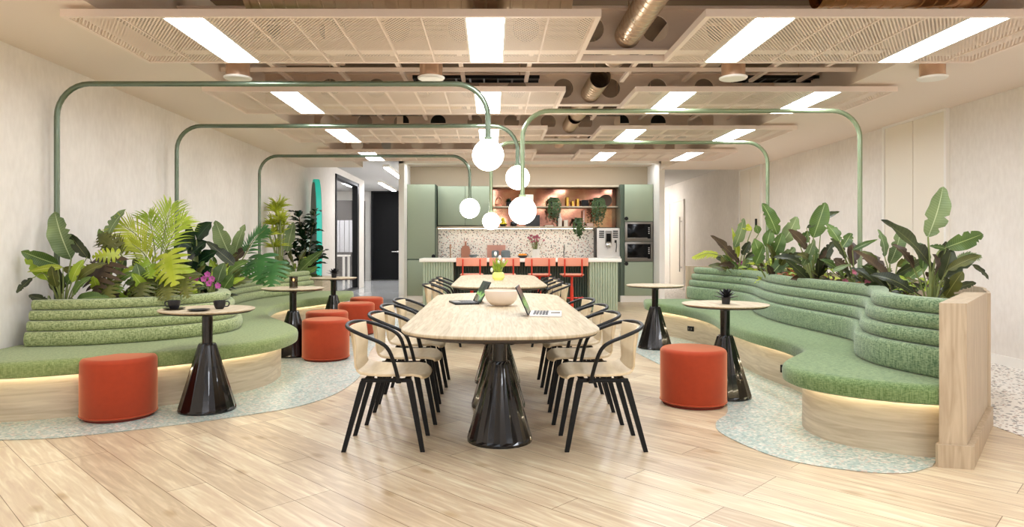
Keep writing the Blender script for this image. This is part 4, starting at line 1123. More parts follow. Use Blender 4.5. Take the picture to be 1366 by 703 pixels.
def tap(loc, label, m):
    t = thing('tap', label, 'tap', loc)
    b = MB(); b.tube(cr([(0,0,0),(0,0,0.2),(0,-0.02,0.27),(0,-0.08,0.3),(0,-0.14,0.26),(0,-0.15,0.2)],5),0.011,8); b.lathe([(0,0),(0.025,0),(0.025,0.02),(0,0.02)],n=14); b.build('spout', m, t)
    b = MB(); b.tube([(0.0,0,0.08),(0.06,0,0.1)],0.006,6); b.build('lever', m, t)
tap((-0.93,15.1,ZCn),'slim brass tap at the left of the counter',mat('brass',(190,140,104),0.3,0.9))
tap((1.58,15.1,ZCn),'slim grey tap right of the flower vase',mat('grey steel',(150,150,146),0.3,0.9))
lat('fruit_bowl','low dark bowl of oranges on the kitchen island','bowl',(0.57,12.85,0.986),[(0,0),(0.06,0),(0.11,0.05),(0.105,0.05),(0.055,0.008),(0,0.008)],M['black2'])
for dx,dy,dz in ((-0.05,-0.02,0.05),(0.04,-0.03,0.05),(0.0,0.045,0.05)):
    b = MB((0.57+dx,12.85+dy,0.986+dz)); b.sphere((0.57+dx,12.85+dy,0.986+dz),0.037,14,9); tag(b.build('orange_fruit',mat('orange peel',(240,150,40),0.5)),'orange in the low dark bowl on the island','orange','oranges on the island')
# room behind the glazing
boxthing('dark_cabinet','dark shelving unit inside the room behind the black-framed glass','cabinet',-5.9,-4.4,23.2,23.6,0,2.75,mat('dark shelving',(60,54,52),0.6))
for i in range(5):
    boxthing('vertical_blind','pale vertical blind slat panel, %s from the left, behind the glass' % ['first','second','third','fourth','fifth'][i],'blind',-5.35+i*0.16,-5.21+i*0.16,22.5,22.55,1.0,2.05,mat('pale blind',(206,206,210),0.7),0.003,'blinds behind the glass')
t = thing('meeting_table','white table in the room behind the black-framed glass','table',(-4.95,21.0,0))
b = MB(); b.box(-0.5,0.5,-0.4,0.4,0.88,0.93,0.005); b.build('tabletop', M['white'], t)
for sx in (-1,1):
    for sy in (-1,1):
        b = MB(); b.box(sx*0.45-0.03,sx*0.45+0.03,sy*0.35-0.03,sy*0.35+0.03,0,0.88); b.build('leg', M['white'], t, smooth=0)
# ------------------------------------------------------------------ plants
LM = {
 'ban': leafmat('banana leaf', (56,84,32), (100,128,58), (170,188,120)),
 'banp': leafmat('pale banana leaf', (92,114,70), (138,158,104), (196,208,162)),
 'band': leafmat('dark banana leaf', (38,46,28), (66,76,42), (110,114,68)),
 'olive': leafmat('olive leaf', (72,78,34), (110,112,50), (150,150,84)),
 'yel': leafmat('yellow green leaf', (150,164,26), (196,204,60), (226,230,140)),
 'lime': leafmat('lime palm leaf', (128,158,34), (184,204,66), (214,226,130)),
 'mon': leafmat('monstera leaf', (44,96,48), (72,128,62), (120,164,92)),
 'dark': leafmat('glossy dark leaf', (14,36,20), (30,58,32), (60,86,52), 0.25),
 'brown': leafmat('dusky brown leaf', (62,46,36), (94,76,56), (120,106,74)),
 'redl': leafmat('reddish leaf', (150,60,50), (190,110,60), (220,170,90)),
 'purp': mat('magenta petals', (206,96,176), 0.6), 'pink': mat('dusty pink petals', (196,110,130), 0.6),
}
def prof_banana(t): return max(0.0, math.sin(PI*min(1, t**0.75*0.985+0.015)))**0.62
def prof_ovate(t): return max(0.0, math.sin(PI*t**0.8))**0.9
def prof_lance(t): return max(0.0, math.sin(PI*t**0.6))**1.0
def blade(b, p0, p1, w, nrm=(0,-1,0.5), arch=0.08, fold=0.3, shape=prof_banana, seg=12, rips=0, droop=0.0, mi=0):
    p0, p1 = Vector(p0), Vector(p1); a = p1-p0; L_ = a.length
    if L_ < 1e-5: return
    ah = a.normalized(); nn = Vector(nrm).normalized(); side = ah.cross(nn)
    if side.length < 0.05: side = ah.orthogonal()
    side.normalize(); n2 = side.cross(ah)
    if n2.dot(nn) < 0: n2 = -n2
    rip = set()
    for _ in range(rips):
        rip.add((random.randint(2, seg-2), random.choice((-1, 1))))
    rows = []
    for i in range(seg+1):
        t = i/seg; c = p0 + a*t + n2*(arch*L_*math.sin(PI*t)); c.z -= droop*L_*t*t
        hw = w*0.5*shape(t); row = []
        for u in (-1, -0.5, 0, 0.5, 1):
            k = 0.62 if (u != 0 and (i, (1 if u > 0 else -1)) in rip and abs(u) == 1) else 1.0
            wob = 0.05*w*math.sin(t*19+u*2) if abs(u) == 1 else 0
            row.append(b.V(c + side*(hw*u*k) + n2*(fold*hw*abs(u)*k + wob) + ah*(abs(u)*hw*0.18)))
        rows.append(row)
    for i in range(seg):
        for j in range(4):
            us = [j/4, (j+1)/4]
            b.face([rows[i][j], rows[i][j+1], rows[i+1][j+1], rows[i+1][j]], [(us[0], i/seg), (us[1], i/seg), (us[1], (i+1)/seg), (us[0], (i+1)/seg)], mi)
def monstera(b, p0, p1, w, nrm=(0,-1,0.5), mi=0, lobes=7, cut=0.74, droop=0.16):
    p0, p1 = Vector(p0), Vector(p1); a = p1-p0; L_ = a.length; ah = a.normalized(); nn = Vector(nrm).normalized()
    side = ah.cross(nn)
    if side.length < 0.05: side = ah.orthogonal()
    side.normalize(); n2 = side.cross(ah)
    if n2.dot(nn) < 0: n2 = -n2
    def pt(s, u):   # s along midrib, u outward in [0,1] signed
        hw = w*0.5*(max(0, math.sin(PI*min(1, (s*0.92+0.1)**0.72)))**0.7)
        sweep = 0.34*hw*abs(u)**1.3 - (0.30*L_*(1-s)**3)*abs(u)
        p = p0 + a*s + side*(hw*u) + ah*sweep
        p = p + n2*(0.12*L_*math.sin(PI*s)) - n2*(droop*hw*abs(u)**2*2) 
        return p
    for sgn in (-1, 1):
        for k in range(lobes):
            s0, s1 = k/lobes, (k+1)/lobes
            sm = (s0+s1)/2
            rowsn = 6; prev = None
            for j in range(rowsn+1):
                u = j/rowsn
                if u <= 1-cut: f = 1.0
                else:
                    q = (u-(1-cut))/cut; f = (0.7*(1-q**2.6)+0.04) if q > 0.12 else 0.85
                a0 = sm + (s0-sm)*f; a1 = sm + (s1-sm)*f
                cur = [b.V(pt(a0, sgn*u)), b.V(pt(sm, sgn*u)), b.V(pt(a1, sgn*u))]
                if prev:
                    for m_ in range(2):
                        uu = 0.5+0.5*sgn*u
                        b.face([prev[m_], prev[m_+1], cur[m_+1], cur[m_]], [(uu, a0)]*4, mi)
                prev = cur
def frond(b, pts, n, ll, wl, mi=0, droop=0.35, ang=50, nrm=(0,-1,0.4), st=None):
    P = cr(pts, 8); N = len(P)
    nn = Vector(nrm).normalized()
    for k in range(n):
        t = 0.12+0.88*k/(n-1); i = min(N-2, int(t*(N-1))); c = P[i].lerp(P[i+1], t*(N-1)-i) if i+1 < N else P[-1]
        tg = (P[min(N-1, i+1)]-P[max(0, i-1)]).normalized(); sd = tg.cross(nn)
        sd = sd.normalized() if sd.length > 0.05 else tg.orthogonal()
        l_ = ll*(0.45+0.75*math.sin(PI*min(1, 0.18+0.75*t)))*(1 if t < 0.9 else 0.8)
        for s in (-1, 1):
            aa = math.radians(ang*(1-0.55*t)+random.uniform(-5, 5))
            d = tg*math.cos(aa)+sd*s*math.sin(aa)
            blade(b, c, c+d*l_, wl, nn, 0.0, 0.25, prof_lance, 5, 0, droop*random.uniform(0.5, 1.2), mi)
    if st is not None: st.tube(P, [0.008*(1-0.7*i/(N-1)) for i in range(N)], 6)
def cutleaf(b, p, r, n2, mi=0): pass
def px(D, x, y): return at(x, y, D)
def make_plant(name, label, cat, D, base, leaves, mats, group, soil_z, stem_m='stem', stem_r=0.009, extra=0, ekeys=('band','ban','brown','olive')):
    """leaves: (kind, x0,y0, x1,y1, width_px, dD0, dD1, material key[, x_via,y_via])"""
    B = px(D, base[0], base[1]); B.z = soil_z
    t = thing(name, label, cat, tuple(B), 0, group)
    keys = []
    for l in leaves:
        if l[8] not in keys: keys.append(l[8])
    fb = {k: MB(B) for k in keys}; sb = MB(B)
    for i, l in enumerate(leaves):
        kind, x0, y0, x1, y1, w, d0, d1, key = l[:9]
        p0 = px(D+d0, x0, y0); p1 = px(D+d1, x1, y1); W = w*(D+(d0+d1)/2)/F
        # stalk
        foot = B + Vector((random.uniform(-0.04, 0.04), random.uniform(-0.04, 0.04), -0.03))
        if len(l) > 9:
            via = px(D+d0*0.5, l[9], l[10])
        else:
            via = foot.lerp(p0, 0.55); via.z = foot.z + (p0.z-foot.z)*0.68
        sr = stem_r*(1.0 if W > 0.09 else 0.6)
        pts = cr([foot, via, p0], 7); sb.tube(pts, [sr*(1.25-0.6*k/(len(pts)-1)) for k in range(len(pts))], 7)
        nr = (random.uniform(-0.35, 0.35), -1, random.uniform(0.2, 0.7))
        if kind == 'b': blade(fb[key], p0, p1, W*1.15, nr, random.uniform(0.03, 0.09), random.uniform(0.15, 0.4), prof_banana, 18, 4, 0.0)
        elif kind == 'o': blade(fb[key], p0, p1, W*1.1, nr, 0.06, 0.25, prof_ovate, 12)
        elif kind == 'l': blade(fb[key], p0, p1, W*1.1, nr, 0.08, 0.3, prof_lance, 12)
        elif kind == 'm': monstera(fb[key], p0, p1, W*1.12, (random.uniform(-0.2, 0.2), -1, 0.35))
        elif kind == 'f':
            mid = p0.lerp(p1, 0.5) + Vector((0, 0, (p1-p0).length*0.12))
            frond(fb[key], [p0, mid, p1], 20, W*0.7, 0.0135*D/6, 0, st=sb)
    for i in range(extra):
        key = ekeys[i % len(ekeys)]
        if key not in fb: fb[key] = MB(B); keys.append(key)
        a = random.uniform(0, 2*PI); h = random.uniform(0.12, 0.34)
        p0 = B+Vector((math.cos(a)*0.1, math.sin(a)*0.12, h)); L_ = random.uniform(0.18, 0.34)
        d = Vector((math.cos(a)*random.uniform(0.4, 1), math.sin(a)*0.4, random.uniform(0.15, 0.9))).normalized()
        blade(fb[key], p0, p0+d*L_, L_*random.uniform(0.28, 0.4), (random.uniform(-.4, .4), -1, 0.5), 0.08, 0.35, prof_banana, 14, 3, 0.15)
        sb.tube([B, B.lerp(p0, 0.6)+Vector((0, 0, 0.03)), p0], 0.006, 6)
    for k in keys:
        if len(fb[k].bm.faces): fb[k].build('foliage', LM[k], t, smooth=80, fix=False)
    sb.build('stem', M[stem_m], t, smooth=60)
    return t
GL = 'planting behind the left bench'; GR = 'planting behind the right bench'
make_plant('strelitzia_plant', 'broad-leaved banana-like plant leaning over the front end of the left planting', 'plant', 5.58, (84,408), [
 ('b',95,346,73,282,27,0.1,0.1,'banp'), ('b',116,343,93,312,13,0.05,0.1,'band'), ('b',77,353,28,335,17,-0.05,-0.22,'ban'), ('b',82,392,70,350,20,0.0,-0.05,'band'),
 ('b',89,380,106,356,14,0,0.05,'ban'), ('b',43,371,22,391,9,-0.2,-0.26,'band',62,368), ('b',64,401,38,394,10,-0.1,-0.15,'band',66,396), ('l',84,356,36,363,9,-0.1,-0.15,'yel')], LM, GL, 0.65, extra=6, ekeys=('olive','ban','lime'))
make_plant('strelitzia_plant', 'upright dark-tipped banana-like plant behind the brown split leaves', 'plant', 6.0, (150,404), [
 ('b',142,318,168,279,14,0.0,0.1,'banp'), ('b',120,345,96,312,10,0.05,0.0,'band'), ('b',150,340,132,305,12,0.05,0.05,'ban')], LM, GL, 0.65, extra=6, ekeys=('olive','ban','lime'))
make_plant('monstera_plant', 'monstera with dark brownish-green split leaves, left planting', 'plant', 5.85, (140,405), [
 ('m',142,344,128,392,62,-0.05,-0.2,'brown'), ('m',146,352,112,372,40,0.0,-0.1,'brown'), ('f',165,345,140,318,34,0,0.05,'olive'), ('m',155,330,130,312,26,0,0.05,'olive'), ('m',158,340,122,343,22,-0.05,-0.15,'yel'), ('m',148,372,146,403,32,-0.12,-0.25,'olive')], LM, GL, 0.65, extra=6, ekeys=('olive','ban','lime'))
make_plant('palm_plant', 'tall yellow-green palm rising above the left planting', 'plant', 6.15, (205,396), [
 ('f',214,345,228,276,60,0,0.05,'lime'), ('f',208,345,198,288,52,0.02,0.05,'lime'), ('f',204,342,162,300,50,-0.03,-0.1,'yel'), ('f',216,348,246,292,50,0.05,0.05,'lime'), ('f',206,360,176,325,40,-0.1,-0.2,'yel')], LM, GL, 0.65, extra=6, ekeys=('olive','ban','lime'))
make_plant('monstera_plant', 'monstera with bright yellow-green split leaves under the palm', 'plant', 6.0, (208,402), [
 ('m',224,338,234,382,50,-0.1,-0.25,'yel'), ('m',176,392,150,404,30,-0.1,-0.2,'lime'), ('m',210,352,200,372,34,-0.05,-0.2,'lime'), ('m',190,368,188,400,38,-0.12,-0.25,'olive'), ('m',222,378,226,400,38,-0.15,-0.3,'olive'), ('m',200,350,180,362,30,-0.05,-0.1,'lime'), ('o',194,388,182,350,20,-0.1,-0.15,'banp'), ('m',176,330,160,318,30,0,0,'yel'), ('m',245,372,252,398,26,-0.15,-0.25,'olive')], LM, GL, 0.65, extra=6, ekeys=('olive','ban','lime'))
make_plant('elephant_ear_plant', 'plant with large glossy blackish-green leaves right of the palm', 'plant', 6.75, (262,392), [
 ('o',262,320,283,296,20,0,0,'dark'), ('o',256,330,234,318,30,0,-0.05,'dark'), ('o',260,330,250,296,12,0,0.05,'dark'), ('o',250,345,277,322,26,0.0,0,'dark'), ('o',266,372,246,350,26,-0.1,-0.1,'dark'), ('o',258,384,284,356,26,-0.1,-0.15,'dark'), ('o',262,352,290,335,18,0,0.0,'dark')], LM, GL, 0.65, extra=6, ekeys=('olive','ban','lime'))
make_plant('fig_plant', 'pale green broad-leaved plant at the dip of the left bench back', 'plant', 7.0, (292,388), [
 ('o',268,350,256,330,16,-0.1,-0.1,'banp'), ('o',280,372,262,356,20,-0.15,-0.2,'banp'), ('o',290,378,300,350,18,-0.1,-0.1,'banp'), ('o',276,385,258,372,16,-0.2,-0.25,'ban'), ('o',298,386,312,366,16,-0.1,-0.1,'ban')], LM, GL, 0.65, extra=6, ekeys=('olive','ban','lime'))
make_plant('strelitzia_plant', 'pair of tall pale banana-like leaves against the wall, mid left', 'plant', 9.0, (291,382), [
 ('b',309,345,287,294,20,0,0,'banp'), ('b',312,344,327,299,13,0.1,0.1,'banp'), ('b',317,357,275,322,13,-0.2,-0.3,'band'), ('b',310,350,335,327,12,0.0,0.0,'brown'), ('f',324,345,354,306,30,-0.1,-0.1,'mon')], LM, GL, 0.65, extra=6, ekeys=('olive','ban','lime'))
make_plant('monstera_plant', 'monstera with deep green split leaves spilling over the bench back', 'plant', 9.3, (300,380), [
 ('m',350,340,347,380,46,-0.15,-0.35,'mon'), ('m',366,350,362,385,40,-0.2,-0.45,'mon'), ('m',340,348,326,368,30,-0.1,-0.25,'mon'), ('m',372,356,382,372,26,-0.1,-0.25,'ban')], LM, GL, 0.65, extra=6, ekeys=('olive','ban','lime'))
# dracaena: tufted crown
def tuft(b, c, n, L0, L1, w, up=0.3, key=0, rnd=random):
    for k in range(n):
        a = rnd.uniform(0, 2*PI); e = rnd.uniform(-0.3, 1.3)
        d = Vector((math.cos(a)*math.cos(e), math.sin(a)*math.cos(e), math.sin(e)+up)).normalized(); l_ = rnd.uniform(L0, L1)
        blade(b, c, c+d*l_, w, (d.y, -d.x, 0.6), 0.08, 0.3, prof_lance, 5, 0, 0.15)
B = px(11.3, 372, 380); B.z = 0.65
t = thing('dracaena_plant', 'tall bright yellow-green spiky plant near the turquoise surfboard', 'plant', tuple(B), 0, GL)
b = MB(B); s = MB(B)
for (x, y, dd) in ((366,330,0),(372,312,0.1),(364,300,0),(374,294,-0.1),(368,282,0),(379,300,0.1),(360,314,-0.1),(371,276,0.05)):
    c = px(11.3+dd, x, y); tuft(b, c, 44, 0.14, 0.31, 0.026, 0.4); s.tube(cr([B+Vector((0,0,-0.02)), B.lerp(c,0.6)+Vector((0.02,0,0)), c], 5), 0.011, 7)
b.build('foliage', LM['yel'], t, smooth=80, fix=False); s.build('stem', M['stem'], t)
# rubber plant
B = px(12.3, 412, 384); B.z = 0.65
t = thing('rubber_plant', 'dark glossy rubber plant in front of the turquoise surfboard', 'plant', tuple(B), 0, GL)
b = MB(B); s = MB(B)
for (x1, y1) in ((420,282),(398,285),(408,300),(430,335),(392,330)):
    top = px(12.3, x1, y1); foot = px(12.3, 408, 384); foot.z = 0.64
    path = cr([foot, foot.lerp(top, 0.5)+Vector((random.uniform(-0.03,0.03),0,0.02)), top], 8); s.tube(path, 0.009, 6)
    for k in range(3, len(path)):
        for q in range(2):
            a = random.uniform(0, 2*PI); d = Vector((math.cos(a), math.sin(a)*0.8, random.uniform(0.0, 0.75))).normalized()
            blade(b, path[k], path[k]+d*random.uniform(0.18, 0.28), 0.12, (0,-0.4,1), 0.05, 0.2, prof_ovate, 6, 0, 0.12)
b.build('foliage', LM['dark'], t, smooth=80, fix=False); s.build('stem', M['stemb'], t)
make_plant('strelitzia_plant', 'small banana-like plant with one pale upright leaf beside the rubber plant', 'plant', 12.0, (394,386), [
 ('b',383,336,392,296,15,0,0,'banp'), ('b',392,368,370,340,11,-0.1,-0.15,'ban'), ('b',396,366,432,334,12,-0.1,-0.1,'ban'), ('b',400,372,424,356,10,-0.15,-0.2,'ban'), ('b',388,372,372,362,10,-0.1,-0.15,'band'), ('b',410,370,434,372,9,-0.1,-0.1,'band')], LM, GL, 0.65, extra=6, ekeys=('olive','ban','lime'))
# orchids
B = px(6.35, 284, 392); B.z = 0.7
t = thing('orchid_plant', 'magenta orchid flowers at the rear corner of the near left bench back', 'flowers', tuple(B))
b = MB(B); s = MB(B); lf = MB(B)
for (x, y) in ((256,370),(262,366),(277,366),(283,372),(279,378),(291,381),(272,372)):
    c = px(6.35, x, y); s.tube(cr([B, B.lerp(c,0.5)+Vector((0,0,0.1)), c], 4), 0.004, 5)
    for k in range(5):
        a = 2*PI*k/5+0.3; d = Vector((math.cos(a), -0.25, math.sin(a)))
        blade(b, c, c+d*0.032, 0.03, (0,-1,0), 0.0, 0.1, prof_ovate, 4)
for a_ in (0.3, 1.4, 2.8, 4.0, 5.2): blade(lf, B, B+Vector((math.cos(a_)*0.16, math.sin(a_)*0.12, 0.12)), 0.07, (0,-0.4,1), 0.1, 0.3, prof_ovate, 6, 0, 0.3)
b.build('flower', LM['purp'], t, smooth=80, fix=False); s.build('stem', M['stem'], t); lf.build('foliage', LM['ban'], t, smooth=80, fix=False)

# right planting
make_plant('strelitzia_plant', 'tallest banana-like plant, one high upright leaf, beside the near end panel', 'plant', 5.02, (1241,402), [
 ('b',1238,316,1258,249,26,0,0.0,'banp'), ('b',1246,362,1176,293,22,0.02,-0.05,'band'), ('b',1262,330,1311,312,20,0,0.0,'ban',1248,345), ('b',1262,332,1240,328,7,0,0,'ban'), ('b',1256,374,1269,333,20,-0.03,0.0,'band'),
 ('f',1272,350,1306,341,14,0,0,'banp'), ('b',1297,353,1319,373,8,0,0.02,'band',1262,362), ('b',1275,385,1302,377,9,-0.02,0,'band',1262,392), ('b',1250,352,1262,322,13,0.05,0.08,'band')], LM, GR, 0.73, extra=9)
make_plant('strelitzia_plant', 'banana-like plant with a pale forked pair of leaves, second from the right end', 'plant', 5.6, (1190,402), [
 ('b',1187,352,1202,303,17,0,0,'banp'), ('b',1180,342,1171,306,12,0.05,0.1,'banp'), ('b',1191,382,1139,334,15,-0.05,-0.1,'brown'), ('b',1186,388,1150,355,12,-0.1,-0.1,'band'), ('b',1196,366,1232,345,12,0,0,'band'), ('b',1200,380,1238,352,12,-0.05,-0.05,'ban'),
 ('b',1205,372,1216,340,14,0,0.1,'ban')], LM, GR, 0.73, extra=9)
make_plant('strelitzia_plant', 'slender banana-like plant with a thin leaf pointing right, middle of the planting', 'plant', 6.2, (1142,392), [
 ('l',1137,334,1172,319,7,0,0,'ban'), ('b',1120,322,1103,299,14,0,0.1,'ban'), ('b',1124,330,1136,311,12,0,0.05,'ban'), ('b',1128,345,1108,318,12,0,0,'band'), ('l',1110,362,1137,352,6,-0.1,-0.1,'banp'), ('b',1130,360,1112,345,13,0,0,'brown'), ('b',1150,372,1162,350,12,0,0,'band')], LM, GR, 0.73, extra=9)
make_plant('strelitzia_plant', 'banana-like plant with a broad upright leaf left of the slender one', 'plant', 6.9, (1086,388), [
 ('b',1085,317,1101,270,20,0,0,'ban'), ('l',1097,292,1121,282,8,0,0,'band'), ('b',1076,332,1052,306,13,0,-0.05,'brown'), ('b',1071,354,1086,319,12,-0.1,-0.1,'banp'), ('b',1080,375,1048,346,11,-0.15,-0.2,'band'), ('b',1068,330,1078,308,12,0.1,0.1,'ban'), ('l',1076,304,1092,296,5,0,0,'band'), ('b',1090,362,1106,330,13,0,0,'brown'), ('b',1094,350,1112,322,12,0,0,'band')], LM, GR, 0.73, extra=9)
make_plant('strelitzia_plant', 'banana-like plant whose tall leaf stands in front of the rear pale pole', 'plant', 7.8, (1032,380), [
 ('b',1037,313,1017,271,17,0,0,'ban'), ('b',1043,324,1063,289,19,0,0,'banp'), ('b',1030,345,1044,310,16,0,-0.05,'ban'), ('o',1022,330,1028,305,14,0,0,'ban'), ('o',1015,345,1006,318,16,0,0,'ban'), ('b',1040,352,1060,330,14,-0.1,-0.1,'banp'), ('o',1030,365,1048,345,16,-0.1,-0.1,'ban'), ('b',1008,352,1018,328,13,-0.1,-0.15,'ban')], LM, GR, 0.73, extra=9)
make_plant('strelitzia_plant', 'banana-like plant at the far left end of the right planting', 'plant', 9.2, (985,374), [
 ('b',980,330,992,291,13,0,0,'banp'), ('b',986,350,948,314,12,-0.1,-0.2,'brown'), ('b',1003,306,984,300,9,0,0,'yel'), ('o',1012,312,1008,300,9,0,0,'ban'), ('b',990,340,1000,322,10,0,0,'band'), ('b',996,360,1004,335,9,-0.1,-0.1,'banp'), ('f',962,341,926,343,11,-0.1,-0.1,'yel'), ('l',984,345,976,303,8,0.1,0.1,'yel'), ('b',970,358,962,342,8,-0.1,-0.1,'olive')], LM, GR, 0.73, extra=9)
# low bushes
def bush(name, label, c, rx, ry, rz, n, ls, keys, group, flowers=None, cat='shrub'):
    t = thing(name, label, cat, tuple(c), 0, group)
    fb = {k: MB(c) for k in keys}; sb = MB(c)
    for i in range(n):
        a = random.uniform(0, 2*PI); e = math.asin(random.uniform(0.05, 1)); rr = random.uniform(0.55, 1)
        p = Vector(c)+Vector((rx*rr*math.cos(a)*math.cos(e), ry*rr*math.sin(a)*math.cos(e), rz*rr*math.sin(e)))
        d = Vector((math.cos(a)+random.uniform(-.5,.5), math.sin(a)+random.uniform(-.5,.5), random.uniform(-0.1,0.9))).normalized()
        l_ = ls*random.uniform(0.7, 1.25)
        blade(fb[random.choice(keys)], p, p+d*l_, l_*0.42, (random.uniform(-.4,.4), -0.7, 0.9), 0.06, 0.25, prof_ovate, 5, 0, 0.15)
        if i % 5 == 0: sb.tube([Vector(c)+Vector((random.uniform(-.05,.05),random.uniform(-.05,.05),-0.03)), p], 0.004, 5)
    for k in keys: 
        if len(fb[k].bm.faces): fb[k].build('foliage', LM[k], t, smooth=80, fix=False)
        else: fb[k].bm.free()
    sb.build('stem', M['stemb'], t)
    if flowers:
        b = MB(c)
        for i in range(flowers[1]):
            a = random.uniform(0, 2*PI); p = Vector(c)+Vector((rx*0.9*math.cos(a), ry*0.9*math.sin(a), rz*random.uniform(0.5,1.05)))
            for k in range(5):
                q = 2*PI*k/5; blade(b, p, p+Vector((math.cos(q), -0.3, math.sin(q)))*0.03, 0.026, (0,-1,0), 0, 0.1, prof_ovate, 4)
        b.build('flower', LM[flowers[0]], t, smooth=80, fix=False)['kind'] = 'stuff'
    return t
def zb(D, X, z): return Vector((X, D, z))
bush('low_shrub','low dark mixed shrub between the two nearest tall plants on the right',zb(5.35,3.38,0.73),0.2,0.25,0.26,120,0.10,['band','olive','brown','lime'],'low shrubs on the right')
bush('low_shrub','low pinkish-flowered shrub right of centre in the right planting',zb(6.0,3.35,0.73),0.24,0.3,0.26,120,0.09,['olive','band','redl','ban'],'low shrubs on the right',('pink',8))
bush('low_shrub','low green and brown shrub in the middle of the right planting',zb(6.75,3.38,0.73),0.25,0.35,0.3,130,0.1,['olive','band','brown','lime'],'low shrubs on the right')
bush('low_shrub','low yellow-green shrub with reddish stems in the right planting',zb(7.4,3.40,0.73),0.25,0.3,0.3,130,0.1,['lime','yel','olive','redl'],'low shrubs on the right')
bush('low_shrub','low bright lime-green shrub below the pole-side tall leaf',zb(8.1,3.52,0.73),0.27,0.35,0.36,150,0.12,['lime','yel','ban'],'low shrubs on the right')
bush('low_shrub','low yellow-green shrub behind the far part of the right bench',zb(8.9,3.55,0.73),0.25,0.35,0.34,120,0.12,['lime','band','yel'],'low shrubs on the right')
bush('flowering_shrub','low shrub with magenta flowers at the far end of the right planting',zb(9.6,3.40,0.73),0.2,0.3,0.3,90,0.11,['olive','brown','yel'],'low shrubs on the right',('purp',14))
bush('low_shrub','low pale green shrub at the front end of the left planting',zb(5.75,-3.5,0.65),0.16,0.14,0.16,60,0.09,['olive','lime','banp'],'low shrubs on the left')
bush('low_shrub','low olive shrub under the brown split leaves',zb(5.9,-3.15,0.65),0.22,0.14,0.2,90,0.1,['olive','lime','brown'],'low shrubs on the left')
bush('low_shrub','low yellow-green shrub under the palm',zb(6.15,-2.85,0.65),0.2,0.14,0.3,110,0.11,['yel','lime','olive'],'low shrubs on the left',('purp',5))
bush('low_shrub','low dark shrub behind the orchids',zb(7.0,-2.95,0.65),0.22,0.25,0.3,90,0.12,['dark','ban','band'],'low shrubs on the left')
bush('low_shrub','low mid-green shrub at the dip in the left bench back',zb(8.3,-3.6,0.65),0.12,0.5,0.34,110,0.12,['ban','band','olive'],'low shrubs on the left')
bush('low_shrub','low green shrub under the pair of pale leaves against the wall',zb(9.6,-3.64,0.65),0.1,0.5,0.3,90,0.12,['mon','olive','ban'],'low shrubs on the left')
# vase on far table
t = thing('flower_vase','yellow glass vase of white tulips and greenery on the far dining table','vase',(0.08,9.35,0.75))
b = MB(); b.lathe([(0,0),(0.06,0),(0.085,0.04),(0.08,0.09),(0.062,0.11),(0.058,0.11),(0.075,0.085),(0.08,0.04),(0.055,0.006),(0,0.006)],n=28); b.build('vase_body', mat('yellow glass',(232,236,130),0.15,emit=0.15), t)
b = MB(); s_ = MB(); w_ = MB()
for k in range(34):
    a = random.uniform(0,2*PI); sp = random.uniform(0.02,0.12); h = random.uniform(0.14,0.32); p = Vector((sp*math.cos(a),sp*math.sin(a),h)); s_.tube([(0.3*p.x,0.3*p.y,0.02), p*0.6+Vector((0,0,0.04)), p], 0.003, 5)
    blade(b, p*0.6, p*0.6+Vector((p.x*0.7,p.y*0.7,0.11)), 0.02, (0,-1,0.4), 0.05, 0.2, prof_lance, 5)
for (x, z) in ((-0.04,0.36),(0.02,0.31),(-0.09,0.14),(0.07,0.26),(0.0,0.24)):
    w_ = MB(); w_.sphere((x,-0.02,z),0.02,10,7,(1,1,1.6)); w_.build('flower', M['white'], t)
b.build('foliage', LM['lime'], t, smooth=80, fix=False); s_.build('stem', M['stem'], t)
# pink flowers in white vase on the counter
t = thing('flower_vase','white vase of pink flowers on the back worktop','vase',(0.95,14.95,0.941))
b = MB(); b.lathe([(0,0),(0.08,0),(0.09,0.02),(0.085,0.2),(0.08,0.2),(0.075,0.01),(0,0.01)],n=24); b.build('vase_body', M['white'], t)
s_ = MB(); w_ = MB()
for k in range(26):
    a = random.uniform(0,2*PI); p = Vector((0.17*math.cos(a)*random.uniform(.2,1),0.1*math.sin(a),random.uniform(0.33,0.5))); s_.tube([(0,0,0.05),p], 0.004, 5)
    for q in range(5):
        d = Vector((random.uniform(-1,1),random.uniform(-1,.3),random.uniform(-.4,1))).normalized(); blade(w_, p, p+d*0.035, 0.03, (0,-1,0), 0, 0.1, prof_ovate, 4)
w_.build('flower', LM['pink'], t, smooth=80, fix=False); s_.build('stem', M['stem'], t)
# trailing shelf plants
def trailing(x, z, drop_, w, label):
    t = thing('trailing_plant', label, 'plant', (x,15.02,z), 0, 'trailing shelf plants')
    b = MB(); b.lathe([(0,0),(0.05,0),(0.065,0.09),(0.06,0.09),(0.045,0.01),(0,0.01)],n=18); b.build('pot', M['black2'], t)
    b = MB(); s_ = MB()
    for k in range(15):
        dx = random.uniform(-w,w); l_ = drop_*random.uniform(0.35,1)*(1-0.35*abs(dx)/w)
        pts = [Vector((0,0,0.09)),Vector((dx*0.6,-0.05,0.17)),Vector((dx,-0.115,0.05)),Vector((dx*1.0,-0.12,-l_*0.5)),Vector((dx*0.9,-0.12,-l_))]
        P = cr(pts,4); s_.tube(P,0.0025,4)
        for i in range(2,len(P)):
            for q in range(2):
                d = Vector((random.uniform(-1,1),-0.4,random.uniform(-0.7,0.4))).normalized(); blade(b,P[i],P[i]+d*0.045,0.024,(0,-1,0.3),0.05,0.2,prof_ovate,4)
    b.build('foliage', LM['tr'], t, smooth=80, fix=False); s_.build('stem', M['stem'], t)
LM['tr'] = leafmat('trailing leaf', (46,70,40), (84,112,64), (110,134,84))
trailing(1.34, ZS1, 0.45, 0.13, 'trailing green plant on the upper shelf, left one')
trailing(2.31, ZS1, 0.48, 0.15, 'trailing green plant on the upper shelf, right one')
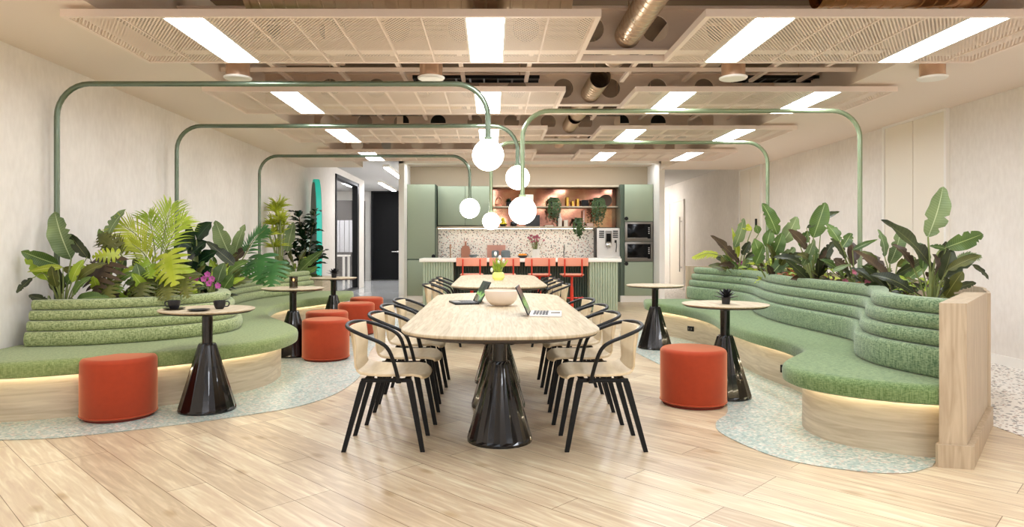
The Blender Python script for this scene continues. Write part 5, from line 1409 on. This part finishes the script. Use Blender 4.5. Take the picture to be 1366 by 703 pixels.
trailing(1.88, ZS2, 0.27, 0.13, 'trailing green plant hanging off the lower shelf')
t = thing('pot_plant','small dark potted plant on the upper niche shelf behind the globes','plant',(0.37,15.1,ZS1))
b = MB(); b.lathe([(0,0),(0.055,0),(0.07,0.1),(0.062,0.1),(0.05,0.01),(0,0.01)],n=18); b.build('pot', M['black2'], t)
b = MB(); tuft(b, Vector((0,0,0.1)), 26, 0.06, 0.12, 0.03, 0.6); b.build('foliage', LM['dark'], t, smooth=80, fix=False)

# keep every leaf on the room side of the walls
bpy.context.view_layer.update()
for o in list(bpy.data.objects):
    if o.type == 'MESH' and o.name.split('.')[0] in ('foliage', 'stem', 'flower'):
        mw = o.matrix_world; mi = mw.inverted()
        if o.data.users > 1: continue
        for v in o.data.vertices:
            p = mw @ v.co
            if p.x < XL+0.02 or p.x > XR-0.05:
                p.x = min(max(p.x, XL+0.02), XR-0.05); v.co = mi @ p
# ------------------------------------------------------------------ camera, light
cam = bpy.data.cameras.new('camera'); co = bpy.data.objects.new('camera', cam); COL.objects.link(co)
co.location = (0,0,EYE); co.rotation_euler = (PI/2,0,0)
cam.sensor_width = 36; cam.lens = F*36/1366
cam.shift_x = (683-VX)/1366; cam.shift_y = -(351.5-VY)/1366
cam.clip_start = 0.05
scene.camera = co
w = bpy.data.worlds.new('world'); scene.world = w; w.use_nodes = True
w.node_tree.nodes['Background'].inputs[0].default_value = (0.84,0.92,1.0,1); w.node_tree.nodes['Background'].inputs[1].default_value = 1.1
def ceiling_area(x, y, z, sx, sy, e, rgb=(1,0.95,0.88), name='room_light'):
    l = bpy.data.lights.new(name, 'AREA'); l.shape = 'RECTANGLE'; l.size = sx; l.size_y = sy; l.energy = e; l.color = rgb
    o = bpy.data.objects.new(name, l); COL.objects.link(o); o.location = (x,y,z); o['kind'] = 'helper'; return o
scene.view_settings.view_transform = 'Standard'
scene.view_settings.look = 'None'
scene.view_settings.gamma = 1
scene.view_settings.use_curve_mapping = False
scene.view_settings.exposure = 0.88
cy = scene.cycles
cy.max_bounces = 10; cy.diffuse_bounces = 8; cy.glossy_bounces = 4; cy.transparent_max_bounces = 12
cy.sample_clamp_indirect = 6
cy.caustics_reflective = False; cy.caustics_refractive = False
cy.use_denoising = True
